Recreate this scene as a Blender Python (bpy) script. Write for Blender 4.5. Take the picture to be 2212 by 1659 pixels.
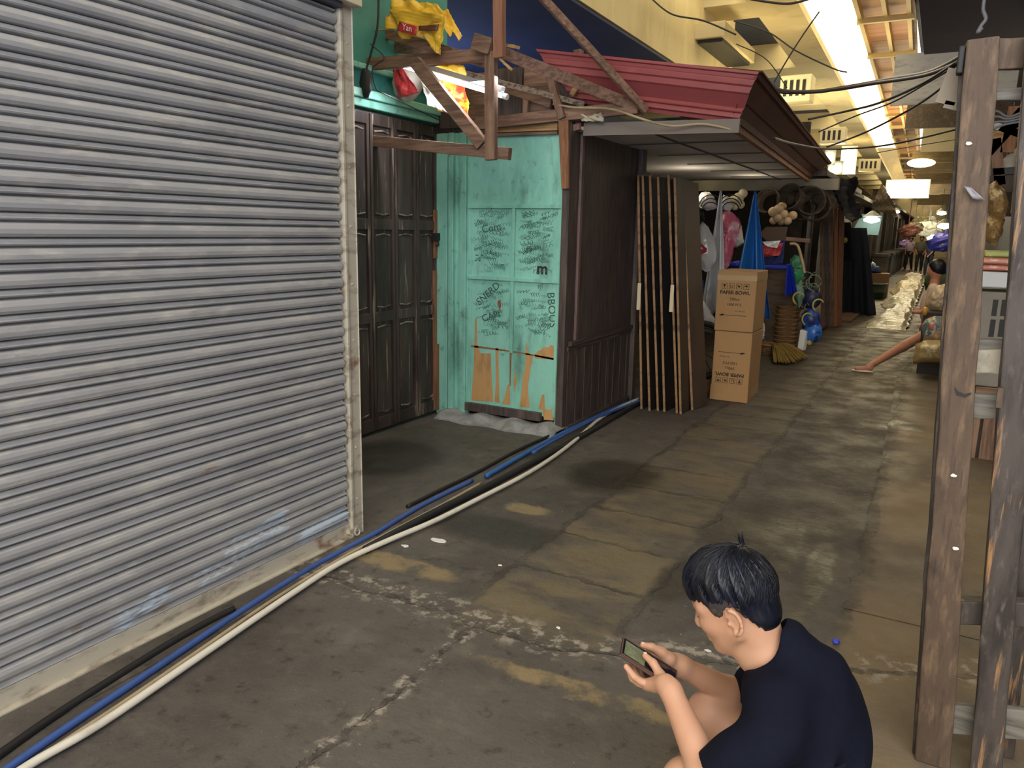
import bpy, bmesh, math, random
import numpy as np
from mathutils import Vector, Matrix, Quaternion
for o in list(bpy.data.objects): bpy.data.objects.remove(o, do_unlink=True)
scn = bpy.context.scene
col = scn.collection
random.seed(7); rng = np.random.default_rng(7)

# ------------------------------------------------------------------ camera
FPX, IW, IH, CAMZ = 1640.0, 2212, 1659, 1.6
def cam_basis(roll, vp):
    cx, cy = IW/2, IH/2
    d = lambda x, y: np.array([(x-cx)/FPX, -(y-cy)/FPX, -1.0])
    Y = d(*vp); Y /= np.linalg.norm(Y)
    P = d(vp[0]-1000, vp[1]-1000*math.tan(roll))
    Z = np.cross(P, Y); Z /= np.linalg.norm(Z)
    if Z[1] < 0: Z = -Z
    X = np.cross(Y, Z)
    return np.array([X, Y, Z])
RB = cam_basis(math.radians(1.1), (2035, 514))
CP = np.array([0, 0, CAMZ])
cam = bpy.data.objects.new('camera', bpy.data.cameras.new('camera')); col.objects.link(cam)
cam.matrix_world = Matrix.Translation((0, 0, CAMZ)) @ Matrix(RB.tolist()).to_4x4()
cam.data.sensor_width = 36; cam.data.lens = FPX/IW*36; cam.data.clip_start = 0.02; cam.data.clip_end = 400
scn.camera = cam
# surveying helpers: where a sight line meets the plane y=, x= or z= of the place
def ray(px, py): return RB @ np.array([(px-IW/2)/FPX, -(py-IH/2)/FPX, -1.0])
def ay(px, py, y):
    r = ray(px, py); return Vector(CP + r*(y/r[1]))
def ax(px, py, x):
    r = ray(px, py); return Vector(CP + r*(x/r[0]))
def az(px, py, z=0.0):
    r = ray(px, py); return Vector(CP + r*((z-CAMZ)/r[2]))

# ------------------------------------------------------------------ world, lights, exposure
w = bpy.data.worlds.new('world'); scn.world = w; w.use_nodes = True
nt = w.node_tree; bg = nt.nodes['Background']
tc = nt.nodes.new('ShaderNodeTexCoord'); sp = nt.nodes.new('ShaderNodeSeparateXYZ'); rp = nt.nodes.new('ShaderNodeValToRGB')
nt.links.new(tc.outputs['Generated'], sp.inputs[0]); nt.links.new(sp.outputs['Z'], rp.inputs[0]); nt.links.new(rp.outputs[0], bg.inputs[0])
rp.color_ramp.elements[0].position = 0.0; rp.color_ramp.elements[0].color = (0.42, 0.47, 0.60, 1)
rp.color_ramp.elements[1].position = 0.45; rp.color_ramp.elements[1].color = (1.0, 0.80, 0.42, 1)
e = rp.color_ramp.elements.new(0.06); e.color = (0.9, 0.78, 0.5, 1)
bg.inputs[1].default_value = 4.2
scn.view_settings.view_transform = 'Standard'; scn.view_settings.look = 'None'
scn.view_settings.exposure = 0.12; scn.view_settings.gamma = 1.0; scn.view_settings.use_curve_mapping = False
def light(name, kind, loc, energy, color, size=0.1, size_y=None, target=None, spread=None):
    l = bpy.data.lights.new(name, kind); l.energy = energy; l.color = color
    if kind == 'AREA':
        l.size = size
        if size_y: l.shape = 'RECTANGLE'; l.size_y = size_y
        if spread: l.spread = spread
    else: l.shadow_soft_size = size
    o = bpy.data.objects.new(name, l); col.objects.link(o); o.location = loc
    if target is not None: o.rotation_euler = (Vector(target)-Vector(loc)).to_track_quat('-Z', 'Y').to_euler()
    return o
# high daylight coming in from the open street behind the viewer
light('street_daylight', 'AREA', (1.0, -0.9, 4.75), 400, (0.97, 0.96, 0.96), 4.6, 3.0, (-2.0, 3.3, 1.0))
light('low_fill_light', 'AREA', (0.6, -4.6, 1.4), 95, (0.80, 0.87, 1.0), 5.0, 2.6, (-0.6, 6, 1.9))  # added low fill from behind the viewer, lifts the soffit
light('void_fill_light', 'POINT', (-6.3, 9.0, 2.9), 60, (0.45, 0.58, 1.0), 0.6)  # added blue fill, no source there; lifts the dark void under the deck
light('void_fill_light', 'POINT', (2.6, 6.5, 2.9), 22, (0.6, 0.7, 1.0), 0.5)  # second added blue fill, under the right-hand slab
light('alley_lamp_light', 'AREA', (-0.7, 9.0, 3.45), 26, (1.0, 0.86, 0.66), 0.5, 3.0, (-0.7, 9.0, 0))
for i, (x, y, z, e_) in enumerate([(-1.0, 18, 3.4, 34), (-0.9, 26, 3.4, 60), (-1.0, 35, 3.4, 110), (0.8, 10.5, 2.6, 16), (-1.0, 48, 3.2, 220), (-2.6, 8.9, 2.1, 7), (-2.2, 10.2, 2.2, 5)]):  # the last two are added fill that brightens the near stall's goods
    light('stall_bulb_and_fill', 'POINT', (x, y, z), e_, (1.0, 0.86, 0.62), 0.25)
for (x, y, z, e_) in [(-2.9, 13.5, 3.4, 85), (-3.2, 21, 3.5, 110), (-3.2, 31, 3.5, 150), (-1.2, 15, 4.0, 34), (-1.2, 24, 4.0, 60)]:
    light('roof_lamp_light', 'POINT', (x, y, z), e_, (1.0, 0.78, 0.38), 0.3)

# ------------------------------------------------------------------ materials
def lin(c):
    if isinstance(c, str):
        c = [int(c[i:i+2], 16)/255 for i in (0, 2, 4)]
        return tuple(((v/12.92) if v <= .04045 else ((v+.055)/1.055)**2.4) for v in c)
    return c
MC = {}
def mat(name, base, rough=0.75, layers=(), bump=None, metal=0.0, emit=None, spec=None, trans=None, alpha=None, gloss_noise=None, sss=None):
    """layers: (color, scale, (sx,sy,sz), lo, hi, opacity) noise patches laid over the base colour"""
    if name in MC: return MC[name]
    m = bpy.data.materials.new(name); m.use_nodes = True; t = m.node_tree; N = t.nodes; L = t.links
    b = N['Principled BSDF']; b.inputs['Roughness'].default_value = rough; b.inputs['Metallic'].default_value = metal
    if spec is not None: b.inputs['Specular IOR Level'].default_value = spec
    tcn = N.new('ShaderNodeTexCoord')
    def noise(scale, st, detail=5, off=0.0):
        mp = N.new('ShaderNodeMapping'); mp.inputs['Scale'].default_value = st; mp.inputs['Location'].default_value = (off, off*1.7, off*.6)
        L.new(tcn.outputs['Object'], mp.inputs[0])
        n = N.new('ShaderNodeTexNoise'); n.inputs['Scale'].default_value = scale; n.inputs['Detail'].default_value = detail
        n.inputs['Roughness'].default_value = 0.62
        L.new(mp.outputs[0], n.inputs['Vector']); return n.outputs['Fac']
    cur = N.new('ShaderNodeRGB'); cur.outputs[0].default_value = (*lin(base), 1); cur = cur.outputs[0]
    for i, (c, s, st, lo, hi, op) in enumerate(layers):
        f = noise(s, st, 6, 3.1*i+1)
        mr = N.new('ShaderNodeMapRange'); mr.inputs['From Min'].default_value = lo; mr.inputs['From Max'].default_value = hi
        mr.inputs['To Max'].default_value = op; L.new(f, mr.inputs['Value'])
        mx = N.new('ShaderNodeMix'); mx.data_type = 'RGBA'; L.new(mr.outputs[0], mx.inputs['Factor'])
        L.new(cur, mx.inputs['A']); mx.inputs['B'].default_value = (*lin(c), 1); cur = mx.outputs['Result']
    L.new(cur, b.inputs['Base Color'])
    if bump:
        s, st, strength, dist = bump
        bn = N.new('ShaderNodeBump'); bn.inputs['Strength'].default_value = strength; bn.inputs['Distance'].default_value = dist
        L.new(noise(s, st, 8, 9), bn.inputs['Height']); L.new(bn.outputs[0], b.inputs['Normal'])
    if emit:
        b.inputs['Emission Color'].default_value = (*lin(emit[0]), 1); b.inputs['Emission Strength'].default_value = emit[1]
    if trans: b.inputs['Transmission Weight'].default_value = trans
    if alpha is not None: b.inputs['Alpha'].default_value = alpha
    if sss:
        b.inputs['Subsurface Weight'].default_value = sss; b.inputs['Subsurface Radius'].default_value = (0.012, 0.005, 0.003); b.inputs['Subsurface Scale'].default_value = 1.0
    MC[name] = m; return m
def wood(name, base, dark, light_, ax_='z', rough=0.8, wear=0.5, b=0.5):
    st = {'x': (1, 14, 14), 'y': (14, 1, 14), 'z': (14, 14, 1)}[ax_]
    st2 = {'x': (.6, 5, 5), 'y': (5, .6, 5), 'z': (5, 5, .6)}[ax_]
    return mat(name+'_'+ax_, base, rough, [(dark, 3.0, st, .42, .62, .8), (light_, 2.2, st2, .55, .7, wear), (dark, 2.5, (1, 1, 1), .58, .72, .7)], bump=(6, st, b, .004))

# ------------------------------------------------------------------ mesh builder
WL = {}
def tag(o, label=None, cat=None, group=None, kind=None):
    if label: o['label'] = label
    if cat: o['category'] = cat
    if group: o['group'] = group
    if kind: o['kind'] = kind
    return o
def thing(name, label, cat, loc, group=None):
    o = bpy.data.objects.new(name, None); col.objects.link(o); o.location = loc; o.empty_display_size = .1
    WL[o.name] = Vector(loc); return tag(o, label, cat, group)
def link(name, me, m, parent=None, smooth=False, loc=None):
    """mesh in world coordinates -> object with its own origin"""
    o = bpy.data.objects.new(name, me); col.objects.link(o)
    if m is not None and not me.materials: me.materials.append(m)
    n = len(me.vertices); co = np.empty(n*3); me.vertices.foreach_get('co', co); co = co.reshape(-1, 3)
    if parent is not None: org = WL[parent.name]
    elif loc is not None: org = Vector(loc)
    else: org = Vector(((co[:, 0].min()+co[:, 0].max())/2, (co[:, 1].min()+co[:, 1].max())/2, co[:, 2].min()))
    co = co - np.array(org); me.vertices.foreach_set('co', co.ravel()); me.update()
    if smooth: me.polygons.foreach_set('use_smooth', [True]*len(me.polygons))
    if parent is not None: o.parent = parent
    else: o.location = org
    WL[o.name] = org.copy(); return o
class MB:
    def __init__(s): s.v = []; s.f = []
    def add(s, vs, fs):
        n = len(s.v); s.v += [tuple(v) for v in vs]; s.f += [tuple(i+n for i in f) for f in fs]; return s
    def box(s, a, b):
        x0, x1 = sorted((a[0], b[0])); y0, y1 = sorted((a[1], b[1])); z0, z1 = sorted((a[2], b[2]))
        return s.add([(x0, y0, z0), (x1, y0, z0), (x1, y1, z0), (x0, y1, z0), (x0, y0, z1), (x1, y0, z1), (x1, y1, z1), (x0, y1, z1)],
                     [(0, 3, 2, 1), (4, 5, 6, 7), (0, 1, 5, 4), (1, 2, 6, 5), (2, 3, 7, 6), (3, 0, 4, 7)])
    def beam(s, p, q, w_, h, up=(0, 0, 1), taper=1.0, jit=0.0, seg=1):
        p = Vector(p); q = Vector(q); d = (q-p).normalized(); up = Vector(up)
        sx = d.cross(up)
        if sx.length < 1e-3: sx = d.cross(Vector((0, 1, 0)))
        sx.normalize(); u = sx.cross(d).normalized(); vs = []; fs = []
        for i in range(seg+1):
            k = 1+(taper-1)*i/seg; c = p.lerp(q, i/seg)
            for a, b_ in ((-1, -1), (1, -1), (1, 1), (-1, 1)):
                j = Vector((random.uniform(-jit, jit), random.uniform(-jit, jit), random.uniform(-jit, jit)))
                vs.append(c+sx*a*w_/2*k+u*b_*h/2*k+j)
        for i in range(seg):
            for j in range(4):
                a = 4*i+j; b_ = 4*i+(j+1) % 4; fs.append((a, b_, b_+4, a+4))
        fs += [(3, 2, 1, 0), (4*seg, 4*seg+1, 4*seg+2, 4*seg+3)]
        return s.add(vs, fs)
    def tube(s, pts, r, n=8, cap=True):
        pts = [Vector(p) for p in pts]; k = len(pts); rs = r if isinstance(r, (list, tuple)) else [r]*k
        u = None; vs = []; fs = []
        for i, p in enumerate(pts):
            d = (pts[min(i+1, k-1)]-pts[max(i-1, 0)])
            d = d.normalized() if d.length > 1e-9 else Vector((0, 0, 1))
            if u is None:
                u = d.cross(Vector((0, 0, 1)));
                if u.length < .05: u = d.cross(Vector((1, 0, 0)))
            u = (u-d*u.dot(d)).normalized(); v = d.cross(u)
            for j in range(n):
                a = 2*math.pi*j/n; vs.append(p+(u*math.cos(a)+v*math.sin(a))*rs[i])
        for i in range(k-1):
            for j in range(n): fs.append((i*n+j, i*n+(j+1) % n, (i+1)*n+(j+1) % n, (i+1)*n+j))
        if cap: fs += [tuple(range(n))[::-1], tuple((k-1)*n+j for j in range(n))]
        return s.add(vs, fs)
    def lathe(s, c, prof, n=20, axis=(0, 0, 1), cap=False):
        c = Vector(c); q = Vector(axis).normalized().to_track_quat('Z', 'Y'); vs = []; fs = []
        for r, z in prof:
            for j in range(n):
                a = 2*math.pi*j/n; vs.append(c+q @ Vector((r*math.cos(a), r*math.sin(a), z)))
        for i in range(len(prof)-1):
            for j in range(n): fs.append((i*n+j, i*n+(j+1) % n, (i+1)*n+(j+1) % n, (i+1)*n+j))
        if cap: fs += [tuple(range(n))[::-1], tuple((len(prof)-1)*n+j for j in range(n))]
        return s.add(vs, fs)
    def prism(s, poly, off):
        n = len(poly); off = Vector(off); a = [Vector(p) for p in poly]
        return s.add(a+[p+off for p in a], [tuple(range(n))[::-1], tuple(range(n, 2*n))]+[(i, (i+1) % n, n+(i+1) % n, n+i) for i in range(n)])
    def grid(s, fn, nu, nv):
        vs = [fn(i/nu, j/nv) for j in range(nv+1) for i in range(nu+1)]
        return s.add(vs, [(j*(nu+1)+i, j*(nu+1)+i+1, (j+1)*(nu+1)+i+1, (j+1)*(nu+1)+i) for j in range(nv) for i in range(nu)])
    def torus(s, c, R, r, axis=(0, 0, 1), n=20, m=8, a0=0, a1=2*math.pi):
        q = Vector(axis).normalized().to_track_quat('Z', 'Y'); c = Vector(c)
        pts = [c+q @ Vector((R*math.cos(a0+(a1-a0)*i/n), R*math.sin(a0+(a1-a0)*i/n), 0)) for i in range(n+1)]
        return s.tube(pts, r, m, True)
    def blob(s, c, r, n=10, m=6, jit=0.0):
        c = Vector(c); vs = [c+Vector((0, 0, -r[2]))]; fs = []
        for i in range(1, m):
            th = math.pi*i/m
            for j in range(n):
                a = 2*math.pi*j/n; k = 1+random.uniform(-jit, jit)
                vs.append(c+Vector((r[0]*math.sin(th)*math.cos(a)*k, r[1]*math.sin(th)*math.sin(a)*k, -r[2]*math.cos(th)*k)))
        vs.append(c+Vector((0, 0, r[2]))); T = len(vs)-1
        for j in range(n): fs.append((0, 1+(j+1) % n, 1+j)); fs.append((T, 1+(m-2)*n+j, 1+(m-2)*n+(j+1) % n))
        for i in range(m-2):
            for j in range(n): fs.append((1+i*n+j, 1+i*n+(j+1) % n, 1+(i+1)*n+(j+1) % n, 1+(i+1)*n+j))
        return s.add(vs, fs)
    def mesh(s, name):
        me = bpy.data.meshes.new(name); me.from_pydata(s.v, [], s.f); me.validate()
        bm = bmesh.new(); bm.from_mesh(me); bmesh.ops.recalc_face_normals(bm, faces=bm.faces); bm.to_mesh(me); bm.free(); return me
    def build(s, name, m, parent=None, smooth=False, bevel=0, solid=0, loc=None, sub=0):
        o = link(name, s.mesh(name), m, parent, smooth, loc)
        if solid:
            md = o.modifiers.new('solid', 'SOLIDIFY'); md.thickness = solid; md.offset = 0
        if bevel:
            md = o.modifiers.new('bevel', 'BEVEL'); md.width = bevel; md.segments = 2; md.limit_method = 'ANGLE'; md.angle_limit = .6
        if sub:
            md = o.modifiers.new('sub', 'SUBSURF'); md.levels = sub; md.render_levels = sub
        return o
def structure(o): o['kind'] = 'structure'; return o
def text_obj(name, body, size, origin, xdir, ydir, m, parent, extrude=.0008, align='CENTER', bold=0.0):
    cu = bpy.data.curves.new(name, 'FONT'); cu.body = body; cu.size = size; cu.extrude = extrude; cu.align_x = align; cu.offset = bold
    cu.resolution_u = 3
    t = bpy.data.objects.new(name, cu); col.objects.link(t)
    dg = bpy.context.evaluated_depsgraph_get(); me = bpy.data.meshes.new_from_object(t.evaluated_get(dg)); bpy.data.objects.remove(t)
    X = Vector(xdir).normalized(); Y = Vector(ydir).normalized(); Z = X.cross(Y)
    M4 = Matrix((X, Y, Z)).transposed().to_4x4(); M4.translation = Vector(origin); me.transform(M4)
    me.materials.clear(); me.name = name
    return link(name, me, m, parent)

# ------------------------------------------------------------------ implicit body engine (tapered capsules and ellipsoids fused into one skin)
class SDF:
    def __init__(s, lo, hi, h):
        s.lo = np.array(lo, float); s.h = h; s.n = np.ceil((np.array(hi)-s.lo)/h).astype(int)+1
        s.F = np.full(s.n, 0.5, np.float32)
    def sub(s, lo, hi, pad):
        a = np.maximum(np.floor((np.minimum(lo, hi)-pad-s.lo)/s.h).astype(int), 0)
        b = np.minimum(np.ceil((np.maximum(lo, hi)+pad-s.lo)/s.h).astype(int)+1, s.n)
        if np.any(b <= a): return None
        sl = tuple(slice(i, j) for i, j in zip(a, b))
        g = [s.lo[k]+s.h*np.arange(a[k], b[k], dtype=np.float32) for k in range(3)]
        return sl, np.stack(np.meshgrid(*g, indexing='ij'), -1).astype(np.float32)
    def put(s, sl, d, k, mode='add'):
        F = s.F[sl]
        if mode == 'add':
            hh = np.clip(.5+.5*(F-d)/k, 0, 1); s.F[sl] = F*(1-hh)+d*hh-k*hh*(1-hh)
        else:
            d = -d; hh = np.clip(.5-.5*(F-d)/k, 0, 1); s.F[sl] = F*(1-hh)+d*hh+k*hh*(1-hh)
    def cap(s, a, b, ra, rb, k=.01, mode='add'):
        a = np.array(a, float); b = np.array(b, float); r = s.sub(a, b, max(ra, rb)+.035)
        if r is None: return s
        sl, P = r; ab = b-a; t = np.clip(((P-a) @ ab)/max(ab @ ab, 1e-9), 0, 1)
        d = np.linalg.norm(P-a-t[..., None]*ab, axis=-1)-(ra+(rb-ra)*t); s.put(sl, d, k, mode); return s
    def chain(s, pts, rs, k=.01, mode='add'):
        for i in range(len(pts)-1): s.cap(pts[i], pts[i+1], rs[i], rs[i+1], k, mode)
        return s
    def ell(s, c, r, k=.01, M=None, mode='add'):
        c = np.array(c, float); r = np.array(r, float); R_ = float(max(r))+.035; q = s.sub(c, c, R_)
        if q is None: return s
        sl, P = q; L_ = P-c
        if M is not None: L_ = L_ @ np.array(M, float)   # columns of M = local axes
        k0 = np.linalg.norm(L_/r, axis=-1); k1 = np.linalg.norm(L_/(r*r), axis=-1)
        d = np.where(k1 > 1e-6, k0*(k0-1)/np.maximum(k1, 1e-6), -min(r)); s.put(sl, d, k, mode); return s
    def mesh(s, name, smooth=1):
        F = s.F; n = np.array(F.shape); neg = F < 0
        cnt = np.zeros(n-1, np.int8); acc = np.zeros(tuple(n-1)+(3,), np.float32); ncr = np.zeros(n-1, np.float32)
        for dx in (0, 1):
            for dy in (0, 1):
                for dz in (0, 1): cnt += neg[dx:n[0]-1+dx, dy:n[1]-1+dy, dz:n[2]-1+dz]
        act = (cnt > 0) & (cnt < 8); idx = np.argwhere(act); vid = np.full(n-1, -1, np.int32); vid[act] = np.arange(len(idx))
        P = np.zeros((len(idx), 3)); W = np.zeros(len(idx))
        corners = [(a, b, c) for a in (0, 1) for b in (0, 1) for c in (0, 1)]
        for c0 in corners:
            for ax_ in range(3):
                if c0[ax_] == 0:
                    c1 = list(c0); c1[ax_] = 1
                    f0 = F[idx[:, 0]+c0[0], idx[:, 1]+c0[1], idx[:, 2]+c0[2]]; f1 = F[idx[:, 0]+c1[0], idx[:, 1]+c1[1], idx[:, 2]+c1[2]]
                    cr = (f0 < 0) != (f1 < 0); t = np.where(cr, f0/np.where(np.abs(f0-f1) < 1e-9, 1, f0-f1), 0)
                    p = np.array(c0, float)+np.eye(3)[ax_]*t[:, None]; P += p*cr[:, None]; W += cr
        V = (idx+P/W[:, None])*s.h+s.lo; faces = []
        for ax_ in range(3):
            u, v = [(1, 2), (2, 0), (0, 1)][ax_]; sl0 = [slice(None)]*3; sl1 = [slice(None)]*3; sl0[ax_] = slice(0, -1); sl1[ax_] = slice(1, None)
            A = neg[tuple(sl0)]; B = neg[tuple(sl1)]; e = np.argwhere(A != B)
            ok = (e[:, u] > 0) & (e[:, v] > 0) & (e[:, u] < n[u]-1) & (e[:, v] < n[v]-1) & (e[:, ax_] < n[ax_]-1); e = e[ok]
            fl = A[e[:, 0], e[:, 1], e[:, 2]]
            def g(du, dv):
                q = e.copy(); q[:, u] -= du; q[:, v] -= dv; return vid[q[:, 0], q[:, 1], q[:, 2]]
            q = np.stack([g(0, 0), g(1, 0), g(1, 1), g(0, 1)], 1); q = np.where(fl[:, None], q, q[:, ::-1]); faces.append(q)
        Q = np.concatenate(faces); Q = Q[(Q >= 0).all(1)]
        for _ in range(smooth):   # light Laplacian pass
            S = np.zeros_like(V); C_ = np.zeros(len(V))
            for a in range(4):
                b = (a+1) % 4; np.add.at(S, Q[:, a], V[Q[:, b]]); np.add.at(C_, Q[:, a], 1); np.add.at(S, Q[:, b], V[Q[:, a]]); np.add.at(C_, Q[:, b], 1)
            V = V*.4+.6*S/np.maximum(C_, 1)[:, None]
        me = bpy.data.meshes.new(name); me.vertices.add(len(V)); me.vertices.foreach_set('co', V.ravel())
        me.loops.add(Q.size); me.loops.foreach_set('vertex_index', Q.ravel().astype(np.int32))
        me.polygons.add(len(Q)); me.polygons.foreach_set('loop_start', np.arange(0, Q.size, 4, dtype=np.int32)); me.polygons.foreach_set('loop_total', np.full(len(Q), 4, np.int32))
        me.update(calc_edges=True); me.validate(); return me

# ================================================================== materials used
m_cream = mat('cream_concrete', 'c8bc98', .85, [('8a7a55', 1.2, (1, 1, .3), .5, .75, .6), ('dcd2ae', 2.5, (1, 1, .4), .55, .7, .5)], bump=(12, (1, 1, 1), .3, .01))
m_darkdeck = mat('shaded_deck_blue', '46506e', .8, [('323a54', .5, (1, 1, 1), .4, .7, .8)], bump=(5, (1, 1, 1), .3, .01))  # underside shade and blue haze put into the deck colour
m_shut = mat('galvanised_slat_paint', 'a6a7ab', .38, [('898b90', 2.0, (1, .8, 3), .45, .7, .7), ('c6c3bc', 5, (1, 1.2, 5), .52, .7, .6), ('8d6a4c', 6.0, (1, .7, 5), .66, .72, .75), ('5f5d5d', 9.0, (1, .5, 9), .68, .74, .6)], bump=(30, (1, 1, 2), .12, .003), metal=.2)
m_rail = mat('chipped_white_rail_paint', 'bcb6a8', .55, [('7c6f60', 6, (1, 1, 3), .5, .66, .75), ('7a4a30', 5, (1, 1, 1), .6, .68, .8)], bump=(25, (1, 1, 1), .3, .003), metal=.1)
m_head = mat('cream_metal_header', 'd6cdb6', .5, [('a79c86', 1.5, (1, 1, 1), .5, .8, .5)], metal=.1)
m_teal = mat('teal_gloss_paint', '90cfc2', .42, [('6aa898', 1.6, (2, 2, .8), .42, .68, .75), ('4a6a62', 2.4, (2.4, 2, .7), .55, .72, .6), ('4a6058', 12, (1, 1, 1), .6, .72, .6), ('93dcc8', 4, (3, 3, 1), .55, .7, .4)], bump=(14, (3, 3, 1), .3, .003))
m_teal_d = mat('faded_teal_board', '3f8e8c', .6, [('27585c', 2, (1, 1, 1), .45, .7, .7), ('20302f', 3, (1, 1, 1), .6, .72, .8)])
m_ply = mat('bare_plywood', 'c09765', .8, [('8f6a43', 3, (4, 4, 1), .5, .7, .7)], bump=(20, (6, 6, 1), .3, .002))
m_darkwood = wood('black_stained_plank', '554947', '2c2625', '83756e', 'z', .6, .4)
m_dwy = wood('black_stained_plank', '554947', '2c2625', '83756e', 'y', .6, .4)
m_brown_z = wood('weathered_brown_timber', '846858', '553f36', 'a88a76', 'z'); m_brown_x = wood('weathered_brown_timber', '846858', '553f36', 'a88a76', 'x'); m_brown_y = wood('weathered_brown_timber', '7b6355', '4a3a33', 'a08472', 'y')
m_tan = wood('pale_new_timber', 'b08f62', '7c5c3c', 'c9ac7c', 'x'); m_orangew = wood('orange_timber', '93674a', '66452f', 'ab7d5c', 'z')
m_rack = mat('grimy_rack_timber', '5a4a3d', .7, [('483a31', 5, (3, 3, .5), .42, .6, .6), ('836c56', 22, (2, 2, .45), .5, .68, .6), ('3a302b', 30, (3, 3, .3), .54, .68, .7), ('2c2422', 3.2, (1, 1, .7), .6, .7, .85)], bump=(30, (2, 2, .4), .9, .004))
m_rackb = mat('black_rack_timber', '4a4341', .6, [('26211f', 5, (3, 3, .6), .45, .62, .8), ('a07a54', 7, (5, 5, .35), .59, .65, .85), ('77706a', 25, (2, 2, .5), .55, .7, .5)], bump=(26, (2, 2, .4), .9, .004))
m_grey_x = wood('grey_weathered_rung', '7d7a74', '4c4a47', 'a39f97', 'x')
m_metalg = mat('dull_zinc', '9a9a98', .5, [('6a6a68', 3, (1, 1, 1), .5, .7, .5)], metal=.4)
m_black = mat('black_rubber', '1b1b1e', .6); m_bluep = mat('blue_plastic_pipe', '3c5a9e', .5, [('2b3a66', 2, (1, 1, 1), .5, .65, .8)]); m_whitep = mat('white_pvc', 'd9d6cb', .4, [('9b9488', 3, (1, 1, 1), .56, .7, .6)])
m_bluep2 = mat('bright_blue_pipe', '2d66b0', .4, [('203a6c', 2, (1, 1, 1), .5, .65, .6)])
m_beigep = mat('beige_pipe', 'a8977c', .5, [('6f6453', 4, (1, 1, 1), .5, .65, .6)])
m_red = mat('red_roof_sheet', '984c50', .45, [('7d3a3e', 1.5, (1, 1, 1), .45, .7, .6), ('b8695f', 3, (1, 3, 3), .58, .7, .4)], metal=.05)
m_redshade = mat('shaded_red_fascia', '58302c', .75, [('40221f', 1.5, (1, 1, 1), .45, .7, .6)], spec=.15)  # same roof as the red front, alley-side shade put into the colour
m_soffit = mat('grey_soffit_board', 'bdbab8', .85, [('96928e', 1.4, (1, 1, 1), .45, .7, .7)], bump=(8, (1, 1, 1), .2, .004))
m_card = mat('brown_cardboard', 'b08a60', .8, [('9c7850', 2, (1, 1, 1), .5, .7, .5)])
m_tape = mat('packing_tape', 'b79a72', .22); m_ink = mat('black_ink', '2b241f', .8); m_penink = mat('marker_ink', '3b5450', .7); m_fadeink = mat('faded_marker_ink', '4f857b', .7)
m_white = mat('white_plastic', 'e4e4e6', .45); m_dirtyw = mat('dirty_white_sack', 'b9b3a2', .5, [('7c7463', 3, (1, 1, 1), .5, .66, .7)], bump=(8, (1, 1, 1), .6, .03))
m_orange = mat('orange_brown_ceiling_board', 'b07842', .6, [('8a5630', 2, (.4, 5, 1), .45, .6, .8), ('cf9a58', 3, (.5, 7, 1), .55, .7, .6)])
m_purlin = mat('cream_purlin_paint', 'd8c184', .6)
m_light = mat('lit_tube', 'ffffff', .5, emit=('ffffff', 12.0)); m_lightw = mat('lit_floodlight', 'fff2c0', .5, emit=('fff0b8', 16.0)); m_bulb = mat('lit_bulb', 'ffe6b0', .5, emit=('ffe3b0', 14.0)); m_bulbc = mat('lit_cool_bulb', 'e8fff8', .5, emit=('e4fff6', 14.0))
m_wire = mat('black_cable', '2b2a2c', .6); m_wireg = mat('grey_cable', '6e7078', .5)
m_tealw = mat('dark_teal_cloth', '20384a', .8); m_navy = mat('navy_cloth', '1c2338', .85, [('10141f', 3, (1, 1, .3), .4, .6, .7)])
m_skin = mat('tan_skin', 'bb9178', .5, [('a97a62', 6, (1, 1, 1), .45, .7, .4)], sss=.15, spec=.35)
m_skin2 = mat('brown_skin', '9a6450', .55)
m_mortar = mat('rough_grey_mortar', '9a9c9c', .9, [('6e6e6c', 8, (1, 1, 1), .45, .6, .7)], bump=(30, (1, 1, 1), .9, .012))

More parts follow.
